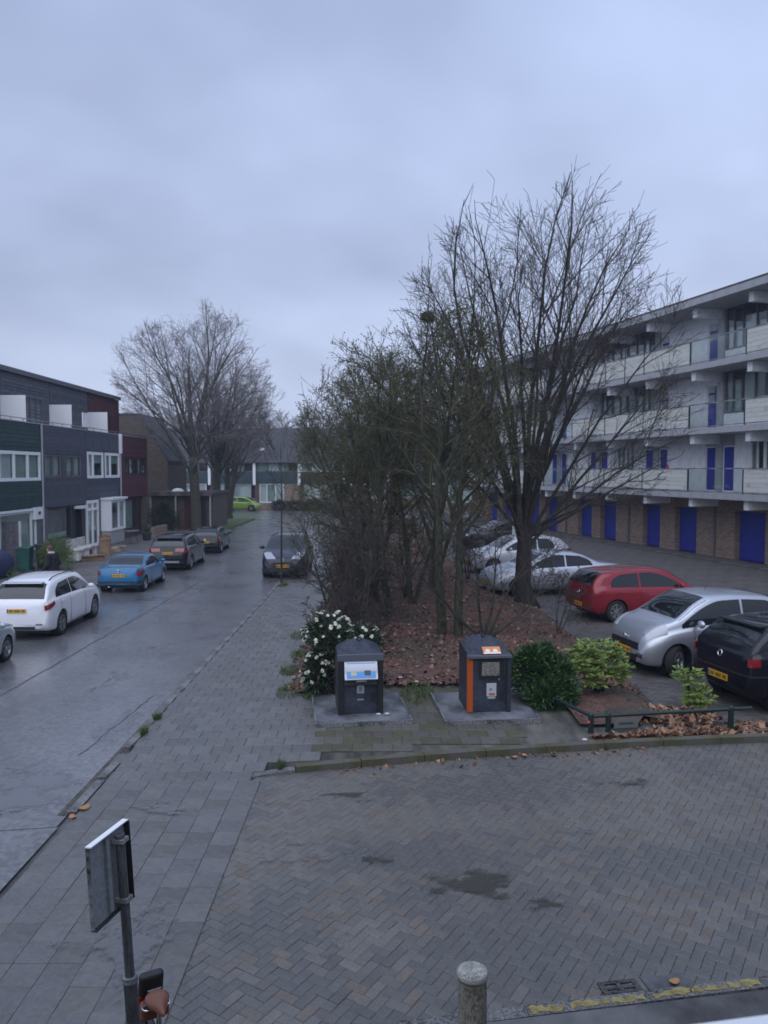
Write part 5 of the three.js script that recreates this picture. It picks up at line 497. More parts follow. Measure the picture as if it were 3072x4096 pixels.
function hatch(o = {}) { const L = o.L ?? 4.1, W = (o.W ?? 1.72) / 2, H = o.H ?? 1.48, k = H / 1.48, be = (o.be ?? 0.93) * k; return { L, wheel: o.wheel ?? 0.305, rear: o.rear ?? 0.68, front: L - (o.fo ?? 0.82), spokes: o.spokes ?? 5, tumble: o.tumble ?? 0.3,
  top: [[0, 0.6], [0.025, 0.74 * k], [0.09, (o.deck ?? 0.98) * k], [0.3, 1.24 * k], [0.55, 1.40 * k], [1.0, H * 0.985], [1.75, H], [2.35 + (o.cab ?? 0), H * 0.975], [2.62 + (o.cab ?? 0), 1.34 * k], [3.2 + (o.cab ?? 0) * 0.8, 0.99 * k], [L - 0.5, 0.87 * k], [L - 0.16, 0.74 * k], [L - 0.03, 0.62 * k], [L, 0.52 * k]],
  belt: [[0, 0.52], [0.1, be], [0.5, be * 1.015], [2.2, be * 0.985], [3.1, be * 0.94], [L - 0.5, 0.78 * k], [L - 0.12, 0.62 * k], [L, 0.46 * k]],
  plan: [[0, W * 0.8], [0.03, W * 0.87], [0.1, W * 0.935], [0.3, W * 0.98], [0.8, W], [L - 1.2, W], [L - 0.5, W * 0.965], [L - 0.2, W * 0.89], [L - 0.06, W * 0.79], [L, W * 0.68]],
  bot: [[0, 0.36], [0.2, 0.26], [0.8, 0.2], [L - 0.7, 0.19], [L - 0.15, 0.22], [L, 0.27]],
  screen: [3.13 + (o.cab ?? 0) * 0.8, 2.45 + (o.cab ?? 0)], rearGlass: [0.13, 0.6, 0.9], windows: [[0.78, 1.5, arcTop(1.1 * k, 1.36 * k, 1.375 * k, 0.4)], [1.56, 2.92 + (o.cab ?? 0) * 0.9, arcTop(1.375 * k, 1.375 * k, 1.0 * k, 0.25)]],
  tail: [0.035, 0.34, 0.72 * k, 0.92 * k, 0.76 * k, 0.9 * k], head: [L - 0.62, L - 0.1, 0.72, 0.97, 0.5, 0.95], doors: [0.85, 1.54, 2.72], mirror: 2.78 + (o.cab ?? 0) * 0.7, rearStrip: o.strip === false ? null : [0.44, 0.5], plateR: [0.66, -0.0, 0], plateF: [0.42, -0.012], grille: [[0.3, 0.33, 0.5]], badge: [0.8 * k, L / 2 - 0.02, -0.3] }; }
const silver = carPaint(0.5, 0.52, 0.56, 0.85), H2 = Math.PI / 2;
// street side, all facing away
makeCar('white_suv', 'white sport utility car with dark rear window behind the black coated person', { ...(() => { const h = hatch({ L: 4.5, W: 1.85, H: 1.68, wheel: 0.355, rear: 0.92, fo: 0.9, be: 0.97, deck: 1.0, cab: 0.3, spokes: 5, strip: false }); h.rearGlass = [0.12, 0.55, 0.92]; h.windows = [[0.62, 1.75, arcTop(1.2, 1.5, 1.54, 0.4)], [1.8, 3.2, arcTop(1.54, 1.54, 1.12, 0.25)]]; h.tail = [0.03, 0.42, 0.86, 1.0, 0.98, 1.08]; h.plateR = [0.86, -0.012, 0]; h.top[1] = [0.02, 0.98]; h.top[2] = [0.07, 1.1]; h.top[3] = [0.28, 1.36]; h.top[4] = [0.5, 1.55]; h.scale = 0.88; h.badge = null; h.rimMat = mats.galv; h.extras = ({ t, L, patch, widthAt, topAt, sec }) => { bx(t, 'skid_plate', mats.darkPlastic, -0.5, 0.5, 0.33, 0.42, L / 2 - 0.06, L / 2 + 0.012); for (const sd of [-1, 1]) { const l = new Limbs(), p = []; for (let i = 0; i <= 8; i++) { const s = lerp(0.75, 2.6, i / 8); p.push(V(sd * 0.6, topAt(s, 0.6) + 0.045 * (i === 0 || i === 8 ? 0 : 1), L / 2 - s)); } l.tube(p, p.map(() => 0.016), 6); part(t, 'roof_rail', l.geo(), mats.darkPlastic); bx(t, 'reflector', mats.tailRed, sd * 0.62 - 0.09, sd * 0.62 + 0.09, 0.47, 0.5, L / 2 - 0.01, L / 2 + 0.006); } bx(t, 'spoiler', t.children[0].material, -0.55, 0.55, 1.57, 1.6, L / 2 - 0.62, L / 2 - 0.36); }; return h; })() }, -9.02, 20.72, 0.02, carPaint(0.74, 0.75, 0.78, 0.05));
makeCar('silver_hatchback', 'pale silver car with only its front wing in view at the left edge', { ...hatch({ L: 4.1, W: 1.72, H: 1.48, spokes: 7 }), scale: 0.88 }, -9.0, 15.77, 0.03, carPaint(0.40, 0.44, 0.47, 0.5));
makeCar('blue_coupe', 'bright blue folding roof coupe parked behind the black sport utility car', { ...(() => { const h = hatch({ L: 4.04, W: 1.75, H: 1.39, spokes: 7, be: 0.95 }); h.scale = 0.88; h.top = [[0, 0.62], [0.02, 0.8], [0.06, 0.955], [0.5, 1.0], [0.72, 1.03], [1.25, 1.31], [1.6, 1.38], [2.1, 1.385], [2.4, 1.33], [3.1, 0.96], [3.55, 0.84], [3.9, 0.7], [4.01, 0.6], [4.04, 0.5]]; h.belt = [[0, 0.55], [0.06, 0.88], [0.6, 0.95], [2.2, 0.92], [3.0, 0.88], [3.55, 0.76], [3.9, 0.6], [4.04, 0.45]]; h.rearGlass = [0.74, 1.4, 0.92]; h.screen = [3.02, 2.3]; h.windows = [[1.0, 1.55, arcTop(1.0, 1.2, 1.27, 0.5)], [1.6, 2.8, arcTop(1.27, 1.28, 0.98, 0.25)]]; h.tail = [0.025, 0.42, 0.66, 0.86, 0.78, 0.93]; h.doors = [1.45, 2.85]; h.plateR = [0.7, -0.012, 0]; h.badge = [0.87, 2.02, 0]; h.rearStrip = [0.4, 0.48]; h.extras = ({ t, L, patch, topAt }) => { part(t, 'exhaust', rod([-0.35, 0.27, L / 2 - 0.25], [-0.35, 0.27, L / 2 + 0.03], 0.03, 12), mats.chrome); patch(t, 'boot_lid_trim', mats.chrome, (u, v) => { const xx = lerp(-0.62, 0.62, u), s = lerp(0.66, 0.69, v); return [xx, topAt(s, xx), s]; }, 12, 2, 0.008, false); }; return h; })() }, -9.03, 27.87, 0.0, carPaint(0.006, 0.13, 0.28, 0.2));
makeCar('black_suv', 'black sport utility car with wide red tail lights behind the blue coupe', { ...(() => { const h = hatch({ L: 4.65, W: 1.88, H: 1.66, sc: 0.88, wheel: 0.36, rear: 0.92, fo: 0.86, be: 0.98, cab: 0.35, spokes: 5, strip: false }); h.windows = [[0.6, 1.8, arcTop(1.18, 1.5, 1.53, 0.4)], [1.86, 3.3, arcTop(1.53, 1.53, 1.12, 0.25)]]; h.tail = [0.03, 0.36, 0.88, 1.02, 0.93, 1.08]; h.tailBack = [0.045, 0.085, 0.45, 0.97]; h.plateR = [0.86, -0.012, 0]; h.badge = null; h.scale = 0.88; h.extras = ({ t, L }) => { bx(t, 'skid_plate', mats.steel, -0.55, 0.55, 0.4, 0.5, L / 2 - 0.05, L / 2 + 0.012); bx(t, 'spoiler', mats.black, -0.58, 0.58, 1.53, 1.565, L / 2 - 0.6, L / 2 - 0.3); }; return h; })() }, -9.0, 33.9, 0.02, carPaint(0.006, 0.006, 0.01, 0));
makeCar('black_hatchback', 'small black hatchback furthest ahead in the left row', { ...hatch({ L: 4.0, W: 1.7, H: 1.46 }), scale: 0.88 }, -9.03, 40.4, 0.03, carPaint(0.006, 0.006, 0.008, 0));
makeCar('grey_crossover', 'dark grey car facing the camera beside the slim young tree', { ...(() => { const h = hatch({ L: 4.15, W: 1.78, H: 1.57, wheel: 0.33, be: 0.97, cab: 0.05 }); h.head = [4.15 - 0.6, 4.15 - 0.1, 0.66, 0.97, 0.42, 0.92]; h.frontStrip = [0.26, 0.36]; h.badge = [0.72, -2.1, -0.35]; h.grille = [[0.4, 0.55, 0.62], [0.42, 0.3, 0.42]]; h.plateF = [0.49, -0.03]; h.scale = 1.02; return h; })() }, -3.95, 31.8, Math.PI + 0.03, carPaint(0.02, 0.022, 0.034, 0.1), 0.0);
makeCar('green_hatchback', 'lime green hatchback crossing the end of the street', hatch({ L: 3.8, W: 1.66, H: 1.5 }), -14.6, 79.4, -H2, carPaint(0.2, 0.34, 0.04, 0.2));
makeCar('blue_estate', 'dark blue car side on behind the thicket at the street end', hatch({ L: 4.4, W: 1.76, H: 1.5 }), -4.4, 77, -H2, carPaint(0.02, 0.03, 0.06, 0.3));
// car park
makeCar('silver_saloon', 'silver saloon car parked behind the big bare tree', { ...(() => { const h = hatch({ L: 4.7, W: 1.8, H: 1.45, wheel: 0.32, rear: 0.98, fo: 0.86, be: 0.94 }); h.top = [[0, 0.62], [0.02, 0.82], [0.08, 0.97], [0.55, 1.02], [0.78, 1.05], [1.5, 1.38], [2.0, 1.45], [2.7, 1.43], [2.98, 1.34], [3.62, 0.99], [4.2, 0.86], [4.54, 0.73], [4.67, 0.6], [4.7, 0.52]]; h.belt = [[0, 0.55], [0.08, 0.9], [0.6, 0.95], [2.6, 0.92], [3.5, 0.89], [4.2, 0.78], [4.58, 0.62], [4.7, 0.46]]; h.rearGlass = [0.82, 1.62, 0.92]; h.screen = [3.55, 2.85]; h.windows = [[1.15, 2.1, arcTop(1.02, 1.3, 1.34, 0.5)], [2.16, 3.4, arcTop(1.34, 1.34, 0.98, 0.25)]]; h.doors = [1.2, 2.13, 3.3]; h.mirror = 3.28; h.tail = [0.03, 0.4, 0.72, 0.9, 0.76, 0.9]; h.head = [4.08, 4.6, 0.68, 0.97, 0.5, 0.95]; h.extras = ({ t, patch, belt, widthAt }) => patch(t, 'chrome_strip', mats.chrome, (u, v) => { const s = lerp(1.0, 3.45, u), yy = belt(s) - 0.02 + v * 0.03; return [widthAt(s, yy), yy, s]; }, 20, 1, 0.008); return h; })() }, 5.7, 26.6, H2 + 0.25, silver);
makeCar('dark_estate', 'dark car half hidden behind the silver saloon', hatch({ L: 4.4, W: 1.76, H: 1.5 }), 6.3, 42, H2 + 0.25, carPaint(0.02, 0.022, 0.026, 0.25));
makeCar('red_hatchback', 'dark red hatchback reversed towards the leaf bed', { ...(() => { const h = hatch({ L: 4.02, W: 1.76, H: 1.51, spokes: 7, wheel: 0.315, rear: 0.78, cab: 0.05, be: 0.95 }); h.tail = [0.1, 0.46, 0.74, 0.86, 0.84, 0.94]; h.rearGlass = [0.12, 0.52, 0.9]; h.windows = [[0.62, 1.52, arcTop(1.12, 1.36, 1.39, 0.4)], [1.58, 2.95, arcTop(1.39, 1.39, 1.0, 0.25)]]; h.rimMat = mats.galv; h.plateR = [0.47, -0.014, 0]; h.rearStrip = null; h.scale = 0.96; h.top[2] = [0.06, 1.02]; h.top[3] = [0.22, 1.28]; h.top[4] = [0.42, 1.43]; h.rearGlass = [0.08, 0.44, 0.9]; return h; })() }, 7.35, 22.2, -H2 + 0.25, carPaint(0.24, 0.012, 0.022, 0.3));
makeCar('silver_compact', 'silver small car facing the leaf bed behind the yellow green shrub', { ...(() => { const h = hatch({ L: 3.7, W: 1.69, H: 1.52, wheel: 0.305, rear: 0.6, fo: 0.72, be: 0.96, cab: 0.0, tumble: 0.26 }); h.top = [[0, 0.62], [0.025, 0.8], [0.08, 1.0], [0.25, 1.3], [0.42, 1.42], [0.9, 1.49], [1.6, 1.52], [2.1, 1.5], [2.42, 1.4], [3.0, 1.08], [3.3, 1.0], [3.55, 0.87], [3.66, 0.74], [3.7, 0.6]]; h.belt = [[0, 0.52], [0.1, 0.97], [1.5, 0.97], [2.5, 0.93], [3.0, 0.88], [3.35, 0.78], [3.6, 0.64], [3.7, 0.48]]; h.plan[5] = [2.6, 0.845]; h.screen = [2.93, 2.2, 0.98]; h.windows = [[0.5, 1.35, arcTop(1.2, 1.4, 1.42, 0.35)], [1.41, 2.86, arcTop(1.42, 1.41, 1.0, 0.3)]]; h.doors = [0.72, 1.38, 2.6]; h.mirror = 2.52; h.head = [3.2, 3.6, 0.82, 1.0, 0.74, 0.98]; h.grille = [[0.48, 0.5, 0.64], [0.42, 0.27, 0.4]]; h.plateF = [0.45, -0.016]; h.badge = [0.69, -1.84, -0.6]; h.steer = 0.5; h.stretch = [1.02, 1.07, 0.97]; h.extras = ({ t, L, plan }) => { for (const sd of [-1, 1]) bx(t, 'fog_light_recess', mats.black, sd * 0.5 - 0.1, sd * 0.5 + 0.1, 0.36, 0.44, -L / 2 + 0.0, -L / 2 + 0.2); part(t, 'aerial', rod([0, 1.5, 0.1], [0, 1.72, 0.22], 0.004, 5), mats.black); }; return h; })() }, 6.79, 16.5, H2 + 0.25, silver);
makeCar('black_hatchback', 'black hatchback at the right edge with yellow plate low on its bumper', { ...(() => { const h = hatch({ L: 4.1, W: 1.72, H: 1.46, wheel: 0.31, rear: 0.72, be: 0.96, spokes: 5 }); h.top[1] = [0.02, 0.86]; h.top[2] = [0.08, 1.0]; h.top[3] = [0.3, 1.22]; h.tail = [0.03, 0.2, 0.78, 0.92, 0.8, 0.92]; h.plateR = [0.5, -0.014, 0]; h.rearStrip = [0.62, 0.645]; h.badge = [0.87, 2.02, -0.3]; h.rimMat = mats.galv; h.stretch = [1, 1.06, 1]; h.extras = ({ t, L, topAt }) => { bx(t, 'roof_spoiler', mats.black, -0.52, 0.52, 1.36, 1.39, L / 2 - 0.62, L / 2 - 0.4); const wpr = rod([0.05, topAt(0.16, 0) + 0.03, L / 2 - 0.16], [-0.3, topAt(0.34, 0.3) + 0.02, L / 2 - 0.36], 0.01, 5); part(t, 'wiper', wpr, mats.black); }; return h; })() }, 8.0, 14.25, -H2 + 0.25, carPaint(0.006, 0.006, 0.011, 0));

makeCar('silver_estate', 'pale silver car between the silver saloon and the half hidden dark car', hatch({ L: 4.3, W: 1.76, H: 1.5 }), 5.5, 32.2, H2 + 0.25, carPaint(0.46, 0.48, 0.5, 0.4));
// ---------- street furniture and small things ----------
function binShell(w, dp, yf, rise, arch) { // rounded hood: straight front eave, arched back
  const nu = 16, nv = 12, P = [], I = [], id = (i, j) => i * (nv + 1) + j, Y = (u, v) => yf + Math.pow(v, 0.75) * (rise + arch * (1 - Math.pow(Math.abs(2 * u - 1), 2.2))) - 0.05 * Math.pow(Math.max(0, v - 0.75) / 0.25, 2);
  for (let i = 0; i <= nu; i++) for (let j = 0; j <= nv; j++) { const u = i / nu, v = j / nv; P.push((u - 0.5) * w, Y(u, v), dp / 2 - v * dp); } const N = P.length / 3; for (let i = 0; i <= nu; i++) for (let j = 0; j <= nv; j++) P.push((i / nu - 0.5) * w, 0, dp / 2 - j / nv * dp);
  for (let i = 0; i < nu; i++) for (let j = 0; j < nv; j++) I.push(id(i, j), id(i + 1, j), id(i, j + 1), id(i + 1, j), id(i + 1, j + 1), id(i, j + 1)); const wallQ = (a, b) => I.push(a, N + a, b, b, N + a, N + b);
  for (let i = 0; i < nu; i++) { wallQ(id(i + 1, 0), id(i, 0)); wallQ(id(i, nv), id(i + 1, nv)); } for (let j = 0; j < nv; j++) { wallQ(id(0, j), id(0, j + 1)); wallQ(id(nu, j + 1), id(nu, j)); }
  const g = new THREE.BufferGeometry(); g.setAttribute('position', new THREE.Float32BufferAttribute(P, 3)); g.setAttribute('uv', new THREE.Float32BufferAttribute(new Float32Array(P.length / 3 * 2).map((_, i) => P[Math.floor(i / 2) * 3 + (i % 2)]), 2)); g.setIndex(I); return toCreasedNormals(g, 0.6); }
const binPaint = grain(0.03, 0.036, 0.052, 0.5), slabMat = grain(0.12, 0.125, 0.135, 0.6, { map: rep(blotch, 1.7) }), sticker = (r, g, b) => M(r, g, b, 0.45);
function container(label, x, d, turn, dx, dz) { const t = thing('waste_container', label, 'container', [x, 0.085, -d], turn, null); const p = part(t, 'base_plate', new RoundedBoxGeometry(1.55, 0.07, 1.62, 2, 0.012), slabMat); p.position.y = 0.03; const rim = part(p, 'plate_rim', merge([boxG(-0.79, 0.79, -0.04, 0.045, 0.8, 0.825), boxG(-0.79, -0.765, -0.04, 0.045, -0.8, 0.8), boxG(0.765, 0.79, -0.04, 0.045, -0.8, 0.8)]), mats.galv); const g = new THREE.Group(); g.position.set(dx, 0.066, dz); g.name = 'housing'; t.add(g); return g; }
{ const h = container('dark waste container with a blue drum panel beside the white flowering shrub', -0.42, 13.05, 0.13, -0.02, 0.02), w = 0.74, dp = 0.72, f = dp / 2;
  part(h, 'shell', binShell(w, dp, 0.97, 0.06, 0.13), binPaint);
  bx(h, 'hood_edge', M(0.09, 0.1, 0.125, 0.5), -w / 2 - 0.012, w / 2 + 0.012, 0.9, 1.0, f - 0.03, f + 0.05); for (const s of [-1, 1]) bx(h, 'corner_post', mats.black, s * 0.33 - 0.045, s * 0.33 + 0.045, 0.0, 0.9, f + 0.002, f + 0.045);
  const dr = part(h, 'drum', (() => { const g = new THREE.CylinderGeometry(0.3, 0.3, 0.54, 20, 1, false, -0.2, 1.5); g.rotateZ(Math.PI / 2); g.translate(0, 0.66, f - 0.16); return g; })(), sticker(0.55, 0.56, 0.6)); const pan = part(dr, 'blue_panel', boxG(-0.238, 0.238, -0.125, 0.13, 0, 0.006), sticker(0.09, 0.3, 0.62)); pan.position.set(0, 0.755, f + 0.115); pan.rotation.x = -0.5; 
  const fr = part(dr, 'panel_frame', boxG(-0.272, 0.272, -0.145, 0.14, -0.02, -0.002), sticker(0.62, 0.63, 0.68)); fr.position.copy(pan.position); fr.rotation.x = -0.5; const pic = part(dr, 'picture', merge([boxG(-0.17, -0.08, -0.085, -0.025, 0.007, 0.009)]), sticker(0.5, 0.48, 0.3)); pic.position.copy(pan.position); pic.rotation.x = -0.5; const bag = new THREE.Shape(); bag.moveTo(0.055, -0.08); bag.lineTo(0.15, -0.085); bag.bezierCurveTo(0.165, -0.02, 0.15, 0.05, 0.125, 0.075); bag.lineTo(0.08, 0.075); bag.bezierCurveTo(0.05, 0.04, 0.045, -0.03, 0.055, -0.08); const bg = new THREE.ExtrudeGeometry(bag, { depth: 0.003, bevelEnabled: false }); bg.translate(0, 0, 0.006); const bp = part(dr, 'picture', bg, sticker(0.04, 0.055, 0.075)); bp.position.copy(pan.position); bp.rotation.x = -0.5;
  bx(h, 'drum_lip', grain(0.2, 0.17, 0.1, 0.6), -0.27, 0.27, 0.585, 0.63, f + 0.0, f + 0.115); bx(h, 'handle', mats.chrome, -0.085, 0.085, 0.572, 0.6, f + 0.1, f + 0.15); bx(h, 'ledge', M(0.05, 0.055, 0.07, 0.5), -0.27, 0.27, 0.5, 0.56, f + 0.001, f + 0.06); bx(h, 'label', sticker(0.32, 0.32, 0.36), -0.06, 0.06, 0.345, 0.485, f + 0.001, f + 0.006); bx(h, 'label_print', sticker(0.16, 0.16, 0.19), -0.025, 0.025, 0.375, 0.45, f + 0.0065, f + 0.008); bx(h, 'maker_mark', sticker(0.24, 0.24, 0.25), -0.055, 0.055, 0.225, 0.255, f + 0.001, f + 0.004); bx(h, 'door_gap', mats.black, -0.285, 0.285, 0.482, 0.492, f + 0.0008, f + 0.003);
  const eye = new THREE.TorusGeometry(0.035, 0.012, 8, 16); eye.translate(0.02, 1.17, -0.05); part(h, 'lifting_eye', eye, mats.black); }
{ const h = container('dark waste container with an orange corner stripe and orange roof sticker', 1.7, 13.15, 0.09, 0.02, 0.0), w = 0.72, dp = 0.78, f = dp / 2;
  part(h, 'shell', binShell(w, dp, 0.95, 0.12, 0.13), binPaint); bx(h, 'corner_stripe', sticker(0.42, 0.085, 0.012), -w / 2 - 0.006, -w / 2 + 0.085, 0.01, 0.945, f - 0.06, f + 0.014); bx(h, 'hood_edge', M(0.09, 0.1, 0.125, 0.5), -w / 2 - 0.012, w / 2 + 0.012, 0.925, 0.965, f - 0.02, f + 0.075); bx(h, 'corner_post', binPaint, w / 2 - 0.06, w / 2 + 0.006, 0.01, 0.925, f - 0.04, f + 0.04);
  bx(h, 'flap_recess', mats.black, -0.17, 0.25, 0.55, 0.9, f + 0.001, f + 0.012); const fl = bx(h, 'flap', grain(0.2, 0.195, 0.175, 0.6), -0.125, 0.17, 0.62, 0.85, f + 0.012, f + 0.03); bx(fl, 'flap_lock', mats.chrome, 0.15, 0.18, 0.54, 0.57, f + 0.013, f + 0.03);
  bx(h, 'label', sticker(0.46, 0.46, 0.5), -0.04, 0.125, 0.27, 0.49, f + 0.001, f + 0.006); bx(h, 'label_print', sticker(0.5, 0.1, 0.03), -0.0, 0.1, 0.285, 0.32, f + 0.0065, f + 0.008); bx(h, 'label_print', sticker(0.08, 0.14, 0.17), 0.01, 0.05, 0.37, 0.4, f + 0.0065, f + 0.008); bx(h, 'label', sticker(0.34, 0.35, 0.42), -0.02, 0.11, 0.225, 0.265, f + 0.001, f + 0.004);
  const st = part(h, 'roof_sticker', boxG(-0.15, 0.15, 0, 0.004, -0.085, 0.085), sticker(0.66, 0.25, 0.08)); st.position.set(0.06, 1.022, f - 0.085); st.rotation.x = 0.56; for (const xx of [-0.07, 0.06]) { const q = new THREE.CylinderGeometry(0.042, 0.042, 0.003, 16); q.translate(xx, 0.006, 0.015); part(st, 'sticker_print', q, sticker(0.75, 0.7, 0.62)); } bx(st, 'sticker_print', sticker(0.75, 0.7, 0.62), -0.145, 0.145, 0.0045, 0.006, 0.045, 0.08);
  const eye = new THREE.TorusGeometry(0.03, 0.014, 8, 16); eye.translate(0.0, 1.2, -0.1); part(h, 'lifting_eye', eye, mats.black); }
for (const [x, d, lab] of [[0.05, 12.62, 'white scrap on the blue panelled container plate, the right one'], [-0.09, 12.6, 'white scrap on the blue panelled container plate, the left one'], [0.32, 14.9, 'small white scrap on the reddish leaves, farther from the camera'], [0.62, 14.6, 'small white scrap on the reddish leaves, nearer the striped container'], [3.6, 12.0, 'small white scrap behind the low green rail'], [3.05, 11.55, 'small white scrap on the mossy tiles left of the low rail']]) { const g = new THREE.IcosahedronGeometry(0.035, 1); g.scale(1.2, 0.5, 0.8); const m = single('paper_scrap', g, M(0.55, 0.56, 0.58, 0.8), lab, 'litter', 'scraps of white litter'); m.position.set(x, d > 14 ? bedY(x, d) + 0.02 : x > 3.4 ? 0.075 : x > 3 ? 0.11 : 0.168, -d); }
// low green rail with its small plate
{ const t = thing('low_rail', 'low dark green tube rail in front of the small leaf bed', 'railing', [3.25, 0, -11.95]), gm = M(0.012, 0.03, 0.026, 0.45), pts = [[0, 0], [0.29, -0.06], [2.36, -0.36]]; 
  part(t, 'rail', rod([0.02, 0.34, 0], [2.72, 0.34, -0.42], 0.03, 10), gm); part(t, 'rail', rod([0, 0.34, 0], [-0.42, 0.32, -1.25], 0.028, 10), gm); for (const [x, z] of pts) part(t, 'post', merge([rod([x, -0.05, z], [x, 0.36, z], 0.045, 12), (() => { const s = new THREE.SphereGeometry(0.046, 10, 6); s.translate(x, 0.36, z); return s; })()]), gm); part(t, 'post', rod([-0.4, -0.02, -1.2], [-0.4, 0.33, -1.2], 0.04, 10), gm);
  const pl = part(t, 'plate', boxG(-0.2, 0.2, -0.075, 0.075, -0.008, 0.008), M(0.13, 0.15, 0.14, 0.6)); pl.position.set(0.56, 0.22, -0.03); pl.rotation.y = 0.15; bx(pl, 'plate_print', M(0.05, 0.055, 0.052, 0.6), -0.12, 0.12, -0.016, 0.016, 0.009, 0.0105); const rf = new THREE.SphereGeometry(0.026, 8, 6); rf.translate(-0.05, 0.26, 0.05); part(t, 'reflector', rf, M(0.5, 0.08, 0.09, 0.3)); }
// sign seen from behind, on a leaning pole
{ const t = thing('street_sign', 'folded edge sign seen from behind on a leaning grey pole', 'sign', [-1.285, 0.06, -4.0]); t.rotation.z = 0.052; const zc = 0;
  part(t, 'pole', rod([0, 0, 0], [0, 2.215, 0], 0.025, 16), grain(0.075, 0.08, 0.082, 0.6)); part(t, 'pole_sleeve', rod([0, -0.06, 0], [0, 1.42, 0], 0.036, 16), grain(0.05, 0.052, 0.056, 0.6)); part(t, 'sleeve_lip', rod([0, 1.41, 0], [0, 1.44, 0], 0.041, 16), mats.galv);
  const b = new THREE.Group(); b.name = 'sign_board'; b.position.set(-0.035, -0.115, -0.01); b.scale.z = 0.86; b.rotation.y = -0.27; t.add(b); const alu = paintG(0.26, 0.29, 0.31, 0.45, { metalness: 0.3 });
  bx(b, 'sheet', alu, -0.008, -0.003, 1.93, 2.36, -0.11, 0.25); bx(b, 'edge', mats.whitePaint, -0.012, 0.022, 2.36, 2.366, -0.117, 0.257); bx(b, 'edge', mats.darkPlastic, -0.012, 0.022, 1.924, 1.93, -0.117, 0.257); bx(b, 'edge', mats.darkPlastic, -0.012, 0.03, 1.93, 2.36, -0.117, -0.11); bx(b, 'edge', mats.galv, -0.012, 0.008, 1.93, 2.36, 0.25, 0.257); bx(b, 'stiffener', alu, -0.002, 0.014, 1.95, 2.34, 0.07, 0.1); for (const y of [1.98, 2.3]) bx(b, 'bracket', mats.galv, -0.002, 0.07, y - 0.011, y + 0.011, -0.034, 0.034); }
